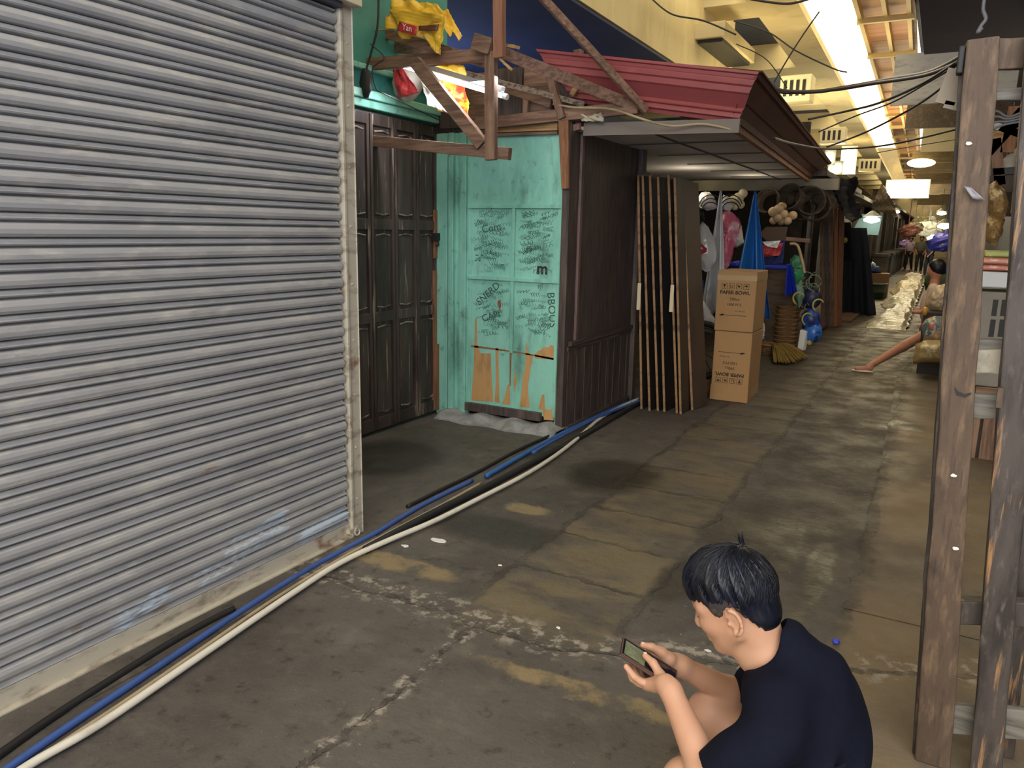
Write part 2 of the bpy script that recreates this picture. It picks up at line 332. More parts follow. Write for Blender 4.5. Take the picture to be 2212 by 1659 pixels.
# ================================================================== floor
def floor_material():
    m = bpy.data.materials.new('worn_wet_concrete'); m.use_nodes = True; t = m.node_tree; N = t.nodes; L = t.links; b = N['Principled BSDF']
    geo = N.new('ShaderNodeNewGeometry'); sep = N.new('ShaderNodeSeparateXYZ'); L.new(geo.outputs['Position'], sep.inputs[0])
    X, Y = sep.outputs['X'], sep.outputs['Y']
    def mth(op, a, b_=None, c=None):
        n = N.new('ShaderNodeMath'); n.operation = op
        for i, v in enumerate((a, b_, c)):
            if v is None: continue
            if isinstance(v, (int, float)): n.inputs[i].default_value = v
            else: L.new(v, n.inputs[i])
        return n.outputs[0]
    def noise(scale, st=(1, 1, 1), d=6, off=0, rough=.65):
        mp = N.new('ShaderNodeMapping'); mp.inputs['Scale'].default_value = st; mp.inputs['Location'].default_value = (off, off, off); L.new(geo.outputs['Position'], mp.inputs[0])
        n = N.new('ShaderNodeTexNoise'); n.inputs['Scale'].default_value = scale; n.inputs['Detail'].default_value = d; n.inputs['Roughness'].default_value = rough; L.new(mp.outputs[0], n.inputs[0]); return n.outputs['Fac']
    def rng_(v, lo, hi, a=0., b_=1.):
        n = N.new('ShaderNodeMapRange'); n.interpolation_type = 'SMOOTHSTEP'; n.inputs['From Min'].default_value = lo; n.inputs['From Max'].default_value = hi; n.inputs['To Min'].default_value = a; n.inputs['To Max'].default_value = b_; L.new(v, n.inputs['Value']); return n.outputs[0]
    def mix(cur, c, f):
        n = N.new('ShaderNodeMix'); n.data_type = 'RGBA'; L.new(f, n.inputs['Factor'])
        if isinstance(cur, str): n.inputs['A'].default_value = (*lin(cur), 1)
        else: L.new(cur, n.inputs['A'])
        n.inputs['B'].default_value = (*lin(c), 1); return n.outputs['Result']
    wob = mth('MULTIPLY', mth('SUBTRACT', noise(2.2), .5), .2); wob2 = mth('MULTIPLY', mth('SUBTRACT', noise(9, off=4), .5), .09)
    Xw = mth('ADD', X, mth('ADD', wob, wob2)); Yw = mth('ADD', Y, mth('ADD', wob, wob2))
    def line(v, at, wd): return rng_(mth('ABSOLUTE', mth('SUBTRACT', v, at)), wd*.4, wd, 1., 0.)
    def band(v, lo, hi, s=.04): return mth('MULTIPLY', rng_(v, lo-s, lo+s), rng_(v, hi-s, hi+s, 1., 0.))
    cur = mix('5a5550', '4a4541', rng_(noise(.9), .42, .62))
    cur = mix(cur, '756e66', mth('MULTIPLY', rng_(noise(5, off=7), .5, .72), .5)); cur = mix(cur, '423c38', mth('MULTIPLY', band(Xw, -.9, -.2, .12), mth('MULTIPLY', rng_(Y, 2.6, 3.6), .7)))
    cur = mix(cur, '2f2a27', mth('MULTIPLY', rng_(noise(13, off=2, d=9, rough=.72), .54, .66), .7)); cur = mix(cur, '8a8276', mth('MULTIPLY', rng_(noise(24, off=17, d=6, rough=.75), .6, .7), .35))
    # tan paving slabs let into the alley and wet reflection painted tan beyond the right-hand joint
    inb = mth('MULTIPLY', band(Xw, -1.62, -.98), band(Yw, 2.5, 9.5, .2))
    cur = mix(cur, '72664e', mth('MULTIPLY', inb, rng_(noise(1.9, (1, 2.4, 1), off=5), .42, .62, .1, .8)))
    rt = mth('MULTIPLY', rng_(Xw, -.22, -.08), rng_(Y, 1.2, 14.0, 1., .6))
    cur = mix(cur, '7f6e56', mth('MULTIPLY', rt, rng_(noise(1.1, off=11), .34, .62, .35, .95)))
    far = mth('MULTIPLY', rng_(Y, 14.5, 18.), .6); cur = mix(cur, '4e463b', rng_(Y, 6.5, 10.)); cur = mix(cur, '6a5e4c', mth('MULTIPLY', far, rng_(noise(1.2, (1, 3, 1), off=3), .4, .6)))
    # stone-like tan pieces
    for (cx, cy, rx, ry) in ((-1.93, 3.75, .15, .08), (-2.15, 2.75, .36, .08), (-.95, 2.25, .42, .05)):
        d = mth('ADD', mth('POWER', mth('DIVIDE', mth('SUBTRACT', Xw, cx), rx), 2.), mth('POWER', mth('DIVIDE', mth('SUBTRACT', Yw, cy), ry), 2.)); cur = mix(cur, '988560', mth('MULTIPLY', rng_(d, .5, 1.3, .7, 0.), rng_(noise(6, off=cx), .35, .55)))
    # damp stains
    wet = None
    for (cx, cy, rx, ry) in ((-1.95, 3.35, .42, .22), (-1.75, 4.6, .35, .42), (-.72, 4.0, .3, .5), (-.35, 3.7, .06, .7), (-.5, 3.9, .05, .5), (-3.3, 4.1, .5, .5), (-.1, 7.1, .18, .2), (-.9, 3.3, .12, .3)):
        d = mth('ADD', mth('POWER', mth('DIVIDE', mth('SUBTRACT', Xw, cx), rx), 2.), mth('POWER', mth('DIVIDE', mth('SUBTRACT', Yw, cy), ry), 2.)); f = rng_(d, .3, 1.2, .8, 0.)
        wet = f if wet is None else mth('MAXIMUM', wet, f)
    cur = mix(cur, '2f2a24', wet)
    # joints between slabs: dark seams, with a pale crumbled edge
    near = rng_(Y, 2.4, 2.6, 1., 0.); brk = rng_(noise(2.6, off=91, d=8), .36, .5, .35, 1.)
    ycross = mth('SUBTRACT', Yw, mth('MULTIPLY', mth('MAXIMUM', mth('ADD', X, 1.1), 0.), .45))
    j = mth('MULTIPLY', line(Xw, -1.5, .014), near)
    j = mth('MAXIMUM', j, line(ycross, 2.46, .018))
    pale = mth('MULTIPLY', mth('MAXIMUM', mth('MULTIPLY', line(Xw, -1.5, .06), near), line(ycross, 2.49, .13)), rng_(noise(16, off=21, d=8), .5, .6))
    cur = mix(cur, 'a39c90', mth('MULTIPLY', pale, .8))
    far2 = rng_(Y, 2.5, 2.9)
    j = mth('MAXIMUM', j, mth('MULTIPLY', mth('MAXIMUM', line(Xw, -1.64, .022), line(Xw, -.96, .022)), mth('MULTIPLY', far2, .8)))
    fr = mth('FRACT', mth('MULTIPLY', Yw, 1/.47)); js = mth('MULTIPLY', mth('MULTIPLY', line(fr, .5, .04), band(Xw, -1.64, -.96, .01)), mth('MULTIPLY', far2, .9))
    j = mth('MAXIMUM', j, js); j = mth('MAXIMUM', j, mth('MULTIPLY', line(Xw, -.17, .04), rng_(Y, 2.8, 3.4, 0., .7)))
    cur = mix(cur, '2c2723', mth('MULTIPLY', mth('MULTIPLY', j, brk), mth('ADD', rng_(noise(6, off=31), .35, .6, 0, .7), .05)))
    # litter specks and lime scuffs
    cur = mix(cur, 'b8b2a6', mth('MULTIPLY', rng_(noise(34, off=41, d=2), .74, .77), .7))
    cur = mix(cur, 'aaa59b', mth('MULTIPLY', rng_(noise(7, (1, 2.6, 1), off=51, d=9, rough=.75), .66, .72), mth('MULTIPLY', band(Yw, 2.3, 3.4, .3), .7)))
    L.new(cur, b.inputs['Base Color']); 
    L.new(mth('SUBTRACT', rng_(noise(3, off=61), .35, .7, .55, .86), mth('MULTIPLY', wet, .25)), b.inputs['Roughness'])
    hgt = mth('SUBTRACT', mth('ADD', mth('MULTIPLY', noise(5, off=71, d=9), .6), mth('MULTIPLY', noise(26, off=81, d=6, rough=.7), .25)), mth('MULTIPLY', mth('MULTIPLY', j, brk), .35))
    bn = N.new('ShaderNodeBump'); bn.inputs['Strength'].default_value = .9; bn.inputs['Distance'].default_value = .022; L.new(hgt, bn.inputs['Height']); L.new(bn.outputs[0], b.inputs['Normal'])
    return m
m_floor = floor_material()
structure(MB().box((-14, -8, -.3), (14, 75, 0)).build('floor', m_floor, loc=(0, 0, 0)))
# low raised slab along the right-hand stalls
def slab(u, v):
    y = 3.4+10.1*v; e_ = -.16-.2*max(0, v-.2); h = .03*min(1, max(0, (y-3.8)/2.0)); x = e_-.03+(3.5-e_)*max(0, u-.02)
    return (x, y, -.004 if u < .01 else h+.003)
structure(MB().grid(slab, 60, 60).build('trim_1', m_floor, loc=(0, 0, 0)))
# mortar threshold below the teal door, low ledge below the shutter
structure(MB().grid(lambda u, v: (-3.62+1.13*u, 5.19+.26*v+.02*math.sin(u*17), .065*min(1, 3*v)*(.8+.25*math.sin(u*23))), 40, 6).build('trim_2', m_mortar, smooth=True, solid=.01))
structure(MB().box((-2.66, -3, -.01), (-2.36, 2.95, .006)).build('trim_3', m_floor, loc=(0, 0, 0)))

# ================================================================== shells of the buildings
SX, SY, GY, LX, DX = -2.55, 2.88, 5.42, -3.745, -2.5
structure(MB().box((-5, -3, 2.75), (SX-.02, SY+.1, 4.0)).box((-5, SY+.06, 0), (-2.62, SY+.1, 2.8)).box((-5, -3, 0), (-2.7, SY+.06, 2.75)).build('wall_left', m_head, loc=(-3, 0, 0)))
structure(MB().box((LX-.1, SY, 0), (LX-.03, GY+.2, 3.9)).build('wall_recess', m_teal_d))
structure(MB().box((-6, GY+.02, 2.36), (-2.45, GY+.12, 2.8)).build('wall_back', m_dwy))
# teal header mouldings over the panelled door, following the left side of the recess
structure(MB().box((LX-.03, SY, 2.44), (LX+.03, GY, 2.5)).box((LX-.03, SY, 2.5), (LX+.055, GY, 2.56)).box((LX-.03, SY, 2.7), (LX+.02, GY, 2.74)).build('trim_4', m_teal, bevel=.008))
# far side of the first stall and the walls that close the alley
structure(MB().box((-6, 5.55, 0), (-2.56, 6.9, 2.36)).build('wall_stall', m_dwy))
structure(MB().box((-9, 74, 0), (9, 74.3, 9)).build('wall_far', mat('hazy_far_wall', '8c8270', .9, [('b8a988', .4, (1, 1, 1), .45, .6, .7)])))
structure(MB().box((-9, 5.5, 0), (-8.9, 74, 9)).box((-9, 5.5, 0), (-6, 5.6, 9)).build('wall_west', m_darkdeck))
structure(MB().box((6, -8, 0), (6.1, 74, 9)).build('wall_east', m_darkwood))

# ------------------------------------------------ overhead deck, beams and the open slot of daylight
sk = lambda y: -.0195*(y-13)     # the viaduct runs a hair to the left of the alley
def skbox(mb, x0, x1, y0, y1, z0, z1):
    return mb.add([(x0+sk(y0), y0, z0), (x1+sk(y0), y0, z0), (x1+sk(y1), y1, z0), (x0+sk(y1), y1, z0), (x0+sk(y0), y0, z1), (x1+sk(y0), y0, z1), (x1+sk(y1), y1, z1), (x0+sk(y1), y1, z1)],
                  [(0, 3, 2, 1), (4, 5, 6, 7), (0, 1, 5, 4), (1, 2, 6, 5), (2, 3, 7, 6), (3, 0, 4, 7)])
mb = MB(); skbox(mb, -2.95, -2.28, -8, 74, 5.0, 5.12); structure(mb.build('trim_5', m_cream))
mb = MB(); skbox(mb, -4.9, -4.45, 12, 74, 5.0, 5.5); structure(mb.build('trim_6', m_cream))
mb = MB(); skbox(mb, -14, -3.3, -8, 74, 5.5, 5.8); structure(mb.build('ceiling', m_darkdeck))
for i in range(11):
    y = 12.4+5.0*i; mb = MB(); skbox(mb, -10, -2.95, y, y+.9, 5.0, 5.5); structure(mb.build('trim_%d' % (10+i), m_cream))
# the big near beam: cream box, its underside shade added as a dark sheet
BX = -3.6
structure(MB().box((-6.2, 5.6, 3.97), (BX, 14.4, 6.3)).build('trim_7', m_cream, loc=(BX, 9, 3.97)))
structure(MB().box((-9, -8, 3.93), (BX-.02, 14.3, 3.965)).build('beam_underside_shade', m_darkdeck))
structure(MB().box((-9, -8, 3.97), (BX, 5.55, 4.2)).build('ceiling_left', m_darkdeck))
# right of the slot: boarded ceiling with purlins, then lower dark slab
mb = MB(); skbox(mb, -1.5, -.72, 9.6, 74, 5.0, 5.06); o = mb.build('ceiling_boards', m_orange); structure(o)
for i, x in enumerate((-1.48, -1.12, -.8)):
    mb = MB(); skbox(mb, x-.03, x+.03, 9.6, 60, 4.88, 5.0); structure(mb.build('trim_%d' % (22+i), m_purlin))
for i in range(16):
    y = 11+i*2.6; mb = MB(); skbox(mb, -1.52, -.72, y, y+.08, 4.82, 4.9); structure(mb.build('trim_%d' % (30+i), m_purlin))
structure(MB().box((-.385, 1.2, 3.5), (6, 9.6, 3.7)).build('ceiling_right', mat('dark_slab_paint', '4a4654', .85, [('35334a', .6, (1, 1, 1), .4, .6, .8)])))
structure(MB().box((-.45, 9.5, 4.6), (8, 74, 4.7)).box((-.74, 9.7, 5.0), (-.4, 60, 5.1)).build('ceiling_east', m_darkdeck))
structure(MB().box((-1.45, -8, 5.0), (6.2, 9.62, 5.2)).build('near_sky_cover', m_darkdeck))  # unseen cover, added to keep the warm sky off the near end
def wall_panel(name, x0, y0, x1, y1, Y, m, t=.06, mbf=None):
    a = ay(x0, y0, Y); b = ay(x1, y1, Y); return MB().box((a.x, Y, a.z), (b.x, Y+t, b.z))
for nm, q, Y, m in (('trim_50', (1935, 118, 2215, 212), 13.0, mat('pale_sheet', 'd0cdc2', .6, [('6e6c68', 3, (1, 1, 3), .5, .7, .7)])), ('trim_51', (1962, 212, 2215, 268), 16.0, m_dwy),
                    ('trim_52', (1996, 262, 2215, 322), 20.0, m_cream)):
    structure(wall_panel(nm, *q, Y, m).build(nm, m))
for i in range(5):
    structure(wall_panel('trim', 1972+i*3, 325+i*24, 2215, 325+i*24+22, 24+i*4, None).build('trim_%d' % (53+i), wood('hazy_brown_slat', '6e6048', '4a4030', '8c7c5c', 'x')))
# right stall back walls
structure(MB().box((1.9, 3.2, 0), (1.98, 60, 4.6)).build('wall_right', m_darkwood))

# ================================================================== rolling shutter
sh = thing('rolling_shutter', 'large grey ribbed metal rolling shutter, closed, filling the left side', 'shutter', (SX, 1, 0))
prof = [(.0, -.008), (.003, .008), (.009, .016), (.022, .021), (.036, .020), (.0455, .012), (.0490, -.010), (.0525, -.001), (.0600, .002), (.0630, .010), (.0675, .0155), (.0725, .011), (.0765, -.010)]
mb = MB(); Z0 = .075; rows = []
for i in range(32):
    zt = Z0+.08*(i+1)
    for dz, dx in prof: rows.append((zt-dz, dx))
rows.sort(key=lambda r: r[0])
ys = [-2.6+5.46*i/12 for i in range(13)]
vs = [(SX+dx+.0015*math.sin(3*y+z*9), y, z) for z, dx in rows for y in ys]
nn = len(ys); fs = [(j*nn+i, j*nn+i+1, (j+1)*nn+i+1, (j+1)*nn+i) for j in range(len(rows)-1) for i in range(nn-1)]
mb.add(vs, fs); mb.build('curtain', m_shut, sh, smooth=False)
mb = MB(); mb.box((SX-.01, -2.6, .012), (SX+.012, SY-.01, .082)).box((SX-.01, -2.6, .0), (SX+.035, SY-.01, .014)); r_ = mb.build('bottom_rail', m_rail, sh, bevel=.003)
mb = MB().box((SX-.03, SY-.005, .0), (SX+.03, SY+.012, 2.62)).box((SX-.03, SY+.012, 0), (SX+.018, SY+.085, 2.62)).box((SX-.03, SY+.085, 0), (SX+.024, SY+.09, 2.62)); mb.build('guide_rail', m_rail, sh, bevel=.003)
def prof_dx(z):
    f = (Z0-z) % .08
    for (a, b_), (c, d) in zip(prof, prof[1:]+[(.08, -.008)]):
        if a <= f <= c: return b_+(d-b_)*(f-a)/max(c-a, 1e-6)
    return 0
def smear(y0, y1, z0, z1, sl):
    def fn(u, v):
        e0 = .12*math.sin(v*9+y0*3)*(.5-abs(u-.5)); y = y0+(y1-y0)*u; z = z0+(z1-z0)*v+sl*u; z = max(.085, z); return (SX+prof_dx(z)+.0012, y+e0*.2*(1 if u > .5 else -1)+.03*math.sin(v*17), z)
    MB().grid(fn, 14, 60).build('paint_smear', mat('white_paint_smear', 'b4c2d2', .5, [('8e97a4', 7, (1, .5, 6), .48, .56, .9)]), sh, smooth=False)
smear(1.95, 2.42, .10, .21, .10); smear(1.58, 1.80, .085, .14, .05); smear(2.5, 2.84, .085, .15, .03)
MB().box((SX-.05, -2.6, 2.60), (SX+.075, SY+.1, 3.6)).build('header_box', m_head, sh, bevel=.004)
MB().box((SX-.02, -2.6, 2.575), (SX+.05, SY-.01, 2.60)).build('header_slot', mat('dark_slot_metal', '3a3d48', .6), sh)
mb = MB().torus((SX+.04, SY+.02, .03), .018, .005, (1, 0, .2), 14, 6).box((SX+.01, SY-.03, .03), (SX+.035, SY+.04, .055)); mb.build('hasp', m_rail, sh)
for k in range(9): MB().lathe((SX+.018, SY+.05, .2+.28*k), [(.007, 0), (.006, .004), (.0, .006)], 8, (1, 0, 0)).build('rivet', m_rail, sh)

# ================================================================== pipes along the foot of the shutter
def floor_path(pts, r, lift=0.0): return [az(x, y, 0)+Vector((0, 0, r+lift)) for x, y in pts]
def catmull(P, n=6):
    P = [Vector(p) for p in P]; out = []
    for i in range(len(P)-1):
        a = P[max(i-1, 0)]; b = P[i]; c = P[i+1]; d = P[min(i+2, len(P)-1)]
        for k in range(n):
            t = k/n; out.append(.5*((2*b)+(c-a)*t+(2*a-5*b+4*c-d)*t*t+(3*b-a-3*c+d)*t**3))
    out.append(P[-1]); return out
def pipe(name, pts, r, m, label, cat, lift=0.0, group=None):
    o = MB().tube(catmull(floor_path(pts, r, lift)), r, 10).build(name, m, smooth=True); tag(o, label, cat, group); return o
pipe('water_pipe', [(-120, 1800), (60, 1672), (220, 1578), (420, 1440), (640, 1288), (740, 1224), (840, 1177), (940, 1134), (1040, 1083), (1130, 1036), (1190, 998), (1240, 960), (1290, 915), (1330, 890), (1378, 868)], .014, m_whitep, 'long white plastic pipe curving across the ground past the shutter', 'pipe', .012)
pipe('water_pipe', [(-160, 1800), (-10, 1688), (150, 1576), (330, 1455), (500, 1340), (640, 1250), (740, 1194), (810, 1157), (870, 1120), (930, 1086), (1020, 1042)], .013, m_bluep, 'dull blue plastic pipe lying beside the white pipe at the shutter foot', 'pipe')
pipe('water_pipe', [(1050, 1036), (1120, 995), (1200, 950), (1280, 910), (1340, 882), (1392, 862)], .016, m_bluep2, 'bright blue plastic pipe below the dark plank wall', 'pipe', .008)
pipe('water_pipe', [(-60, 1760), (90, 1650), (260, 1536), (430, 1418), (600, 1300), (740, 1214), (860, 1149), (960, 1095), (1040, 1050)], .008, m_beigep, 'thin beige pipe between the blue and the white pipe, open end upstream', 'pipe', .015)
pipe('drain_hose', [(-180, 1775), (-40, 1668), (110, 1560), (250, 1470), (370, 1395), (450, 1350), (505, 1322)], .014, m_black, 'black rubber hose at the bottom left, left of the blue pipe', 'hose')
pipe('drain_hose', [(790, 1196), (880, 1146), (960, 1104), (1060, 1054), (1160, 1000), (1260, 945), (1320, 910), (1385, 872)], .022, m_black, 'thick black hose under the white pipe in front of the recess', 'hose')
pipe('drain_hose', [(880, 1098), (960, 1058), (1030, 1024), (1120, 975), (1220, 930), (1300, 895), (1375, 862)], .012, m_black, 'thin black hose closest to the dark plank wall', 'hose')
pipe('water_pipe', [(1150, 990), (1230, 944), (1300, 908), (1390, 872)], .012, m_bluep, 'short dull blue pipe behind the white pipe near the leaning boards', 'pipe', .03)
pipe('electric_cable', [(1342, 842), (1352, 862), (1364, 876)], .008, m_black, 'short black cable stub standing up at the end of the plank wall', 'cable', .02)

# ================================================================== panelled dark door in the recess
dr = thing('panelled_door', 'dark brown folding door with tall narrow panels and worn pale edges, in the recess', 'door', (LX, 4.6, 0))
m_door = mat('dark_door_stain', '4c3f3c', .5, [('2a2221', 2.2, (3, 3, .6), .42, .62, .8), ('a89888', 2.6, (11, 11, .7), .59, .68, .8), ('8a5a3a', 1.3, (4, 4, 1), .66, .72, .7)], bump=(7, (4, 4, 1), .3, .003))
m_doorw = mat('worn_door_edge', '8d8478', .6, [('3a2e2c', 3, (3, 3, 1.2), .42, .58, .95)])
d0, d1 = 3.1, GY-.02; nl = 8; wl = (d1-d0)/nl
MB().box((LX-.02, d0, 0.02), (LX+.004, d1, 2.42)).build('door_board', m_door, dr)
for k in range(nl):
    y0 = d0+k*wl; lf = MB().box((LX, y0+.006, .03), (LX+.022, y0+.035, 2.41)).box((LX, y0+wl-.035, .03), (LX+.022, y0+wl-.006, 2.41))
    for za, zb in ((.03, .13), (.88, .96), (1.58, 1.66), (2.33, 2.41)): lf.box((LX, y0+.035, za), (LX+.022, y0+wl-.035, zb))
    leaf = lf.build('door_leaf', m_door, dr, bevel=.004)
    for za, zb in ((.16, .85), (.99, 1.55), (1.69, 2.3)):
        pn = MB().box((LX, y0+.055, za), (LX+.014, y0+wl-.055, zb)); 
        o = pn.build('raised_panel', m_door, leaf, bevel=.01)
        for zz in (za+.012, zb-.012): MB().tube([(LX+.012, y0+.06, zz), (LX+.02, y0+wl/2, zz+(.012 if zz > (za+zb)/2 else -.012)), (LX+.012, y0+wl-.06, zz)], .007, 6).build('worn_moulding', m_doorw, leaf)
MB().box((LX+.01, d1-.06, .55), (LX+.03, d1-.02, 1.25)).box((LX+.01, d1-.05, 1.35), (LX+.032, d1-.015, 1.75)).build('splintered_edge', m_orangew, dr)
MB().box((LX+.02, d1-.09, 1.50), (LX+.06, d1+.0, 1.56)).tube([(LX+.05, d1-.03, 1.5), (LX+.055, d1-.03, 1.46), (LX+.05, d1-.06, 1.46)], .006, 6).build('door_latch', m_black, dr)

# ================================================================== teal door, frame and graffiti
td = thing('teal_panel_door', 'teal painted panel door covered in marker scribbles, peeled to bare wood at the foot', 'door', (-3, GY, 0))
def gp(px, py, dy=0.0): p = ay(px, py, GY-dy); return (p.x, GY-dy, p.z)
xa = ay(1014, 600, GY).x; xb = ay(1211, 600, GY).x; zA = .11; zr1 = ay(1110, 446, GY).z; zr2 = ay(1110, 603, GY).z; zt = ay(1110, 292, GY).z; zl = ay(1110, 757, GY).z
MB().box((xa, GY-.012, zA), (xb, GY+.02, zt)).build('door_panel', m_teal, td)
rl = MB(); 
for z in (zr1, zr2): rl.box((xa, GY-.035, z-.016), (xb+.015, GY-.01, z+.016))
rl.build('rail', m_teal, td, bevel=.004)
MB().box((-3.005, GY-.032, zl-.02), (-2.975, GY-.01, zr1-.015)).build('muntin', m_teal, td, bevel=.004)
MB().box((xa, GY-.022, zA), (xa+.03, GY-.01, zr1)).box((xb-.03, GY-.022, zA), (xb, GY-.01, zr1)).build('stile', m_teal, td, bevel=.003)
MB().box((xa-.01, GY-.05, .07), (ay(1172, 900, GY).x, GY-.008, .14)).build('kick_board', m_darkwood, td, bevel=.004)
# bare plywood where the paint came off
def patch(pts, m, name='peeled_patch'):
    P = [gp(980+x/3.19, 420+y/3.19, .0135) for x, y in pts]; MB().prism(P, (0, .001, 0)).build(name, m, td)
for pts in ([(148, 860), (158, 850), (162, 1030), (185, 1095), (255, 1095), (262, 1250), (272, 1430), (120, 1420), (132, 1260), (140, 1150), (146, 930)], [(288, 1055), (308, 1055), (312, 1250), (316, 1440), (280, 1425), (290, 1300)],
            [(372, 1310), (386, 1310), (390, 1450), (330, 1445), (350, 1400)], [(500, 1000), (506, 1050), (515, 1090), (545, 1120), (530, 1200), (520, 1260), (510, 1340), (525, 1470), (455, 1465), (468, 1350), (480, 1220), (492, 1210)],
            [(560, 1100), (580, 1080), (600, 1075), (620, 1050), (650, 1055), (672, 1036), (688, 1045), (694, 1140), (560, 1130)], [(610, 1380), (624, 1380), (630, 1480), (692, 1488), (688, 1558), (622, 1552), (612, 1485), (582, 1478)], [(412, 1290), (428, 1200), (434, 1290), (418, 1370)]):
    patch(pts, m_ply)
patch([(300, 738), (322, 724), (326, 770), (316, 802), (308, 770)], mat('rust_red_chip', '8f4a30', .8), 'paint_chip')
patch([(105, 1036), (300, 1062), (480, 1090), (690, 1128), (690, 1142), (480, 1100), (300, 1074), (105, 1050)], m_orangew, 'bare_rail_scar')
patch([(386, 1085), (399, 1085), (392, 1320), (384, 1320)], m_orangew, 'bare_rail_scar')
# marker scribbles: loose handwriting strokes
def scribble(cx, cy, w_, h, n, r, ang=0.0):
    mb = MB(); ph = random.random()*6
    pts = []
    for k in range(n*6):
        t = k/(n*6-1); a = t*n*2*math.pi
        x = (t-.5)*w_+.35*w_/n*math.sin(a+ph); z = h*(.5*math.cos(a)+.22*math.sin(2.3*a+ph)*(1 if int(a/6.28) % 2 else .3)); c, s_ = math.cos(ang), math.sin(ang)
        pts.append((cx+x*c-z*s_, GY-.0135, cy+x*s_+z*c))
    mb.tube(pts, r, 4); return mb
panes = [(xa+.05, -3.02, zr2+.05, zr1-.04), (-2.96, xb-.05, zr2+.05, zr1-.04), (xa+.05, -3.02, zl+.12, zr2-.04), (-2.96, xb-.05, zl+.12, zr2-.04)]
for pi, (x0, x1, z0, z1) in enumerate(panes):
    g = MB(); g2 = MB()
    for k in range(60 if pi < 2 else 34):
        w_ = random.uniform(.04, .13); c = scribble(random.uniform(x0+w_/2, x1-w_/2), random.uniform(z0, z1), w_, random.uniform(.012, .03), random.randint(3, 6), .0011, random.uniform(-.3, .35))
        (g if k % 2 else g2).add(c.v, c.f)
    g.build('marker_scribbles', m_fadeink, td, loc=None); g2.build('marker_scribbles', m_fadeink, td)
    g3 = MB()
    for k in range(16 if pi < 2 else 9):
        w_ = random.uniform(.05, .12); c = scribble(random.uniform(x0+w_/2, x1-w_/2), random.uniform(z0, z1), w_, random.uniform(.018, .035), random.randint(3, 5), .0016, random.uniform(-.3, .4)); g3.add(c.v, c.f)
    g3.build('dark_marker_scribbles', m_penink, td)
def gtext(t, px, py, size, ang, b=.0):
    p = ay(px, py, GY-.0135); text_obj('marker_writing', t, size, p, (math.cos(ang), 0, math.sin(ang)), (-math.sin(ang), 0, math.cos(ang)), m_penink if b < .001 else m_ink, td, .0005, bold=b)
gtext('m', 1171, 592, .13, 0, .003); gtext('SNERD', 1058, 640, .085, .7); gtext('CAPI', 1062, 690, .085, .3); gtext('BBOUS', 1185, 670, .09, -1.45);  gtext('Com', 1062, 500, .09, .15); gtext('snrrr', 1153, 505, .05, .12); gtext('SNAGNT', 1190, 470, .035, .3); gtext('PEARL', 1155, 540, .05, .1)
for px_, py_, w_ in ((1030, 551, .03), (1041, 551, .03), (1027, 563, .02), (1036, 563, .02), (1058, 527, .05), (1085, 572, .05)): patch([((px_-980)*3.19-w_*250, (py_-420)*3.19-3), ((px_-980)*3.19+w_*250, (py_-420)*3.19-4), ((px_-980)*3.19+w_*250, (py_-420)*3.19+4), ((px_-980)*3.19-w_*250, (py_-420)*3.19+5)], m_penink, 'marker_dash')
# frame pilaster left of the door, lintel above
fr = thing('door_frame', 'wide teal moulded door post between the dark door and the teal door', 'door frame', (-3.6, GY, 0))
MB().box((LX, GY-.015, 0), (xa, GY+.02, 2.36)).box((LX+.02, GY-.035, 0), (LX+.13, GY-.01, 2.36)).box((LX+.15, GY-.055, 0), (LX+.2, GY-.01, 2.36)).box((LX+.25, GY-.04, 0), (xa-.015, GY-.01, 2.36)).build('pilaster', m_teal, fr, bevel=.006)
MB().box((xb, GY-.04, .02), (DX-.005, GY+.02, 2.36)).build('corner_post', m_teal, fr, bevel=.005)
MB().box((LX+.005, GY-.07, .04), (LX+.05, GY-.02, .62)).build('bare_wood_strip', m_orangew, fr)
b = MB().beam(ay(1018, 281, GY-.03), ay(1207, 274, GY-.03), .05, .055); tag(b.build('lintel_board', m_tan), 'pale yellow timber lintel nailed above the teal door', 'timber board')
b = MB().beam(ay(1020, 293, GY-.04), ay(1205, 287, GY-.04), .03, .02); tag(b.build('lintel_batten', m_brown_x), 'thin brown batten directly under the pale lintel', 'timber board')
b = MB().beam(ay(1218, 245, GY-.10), ay(1222, 408, GY-.07), .035, .085, (1, 0, 0), .72); tag(b.build('corner_bracket_board', m_orangew, bevel=.004), 'tapered orange brown board hanging at the top right corner of the teal door', 'timber board')
MB().box((-6, GY-.0, 2.36), (DX, GY+.03, 2.5))

# dark plank side wall of the first stall
pw = thing('plank_side_wall', 'dark stained plank wall with a sill moulding, right of the teal door', 'wall panel', (DX, 6.1, 0))
MB().box((DX-.06, GY-.045, 0), (DX, 6.95, 2.42)).build('plank_board', m_darkwood, pw)
for k in range(9): MB().box((DX, GY+.02+k*.165, .02), (DX+.008, GY+.175+k*.165, .68)).build('lower_plank', m_darkwood, pw, bevel=.003)
MB().box((DX, GY+.02, .70), (DX+.03, 6.9, .735)).box((DX, GY+.0, .66), (DX+.015, 6.9, .70)).build('sill_moulding', m_dwy, pw, bevel=.004)
MB().box((DX, GY+.12, .735), (DX+.022, GY+.165, 2.33)).build('vertical_batten', mat('dusty_mauve_batten', '6e5a58', .6, [('3a2f2e', 3, (4, 4, 1), .5, .65, .8)]), pw, bevel=.004)
MB().box((DX, 6.84, 0.0), (DX+.05, 6.93, 2.42)).build('corner_post', m_darkwood, pw, bevel=.004)
MB().box((DX, GY+.0, .0), (DX+.03, 6.9, .05)).build('skirting', m_dwy, pw, bevel=.004)

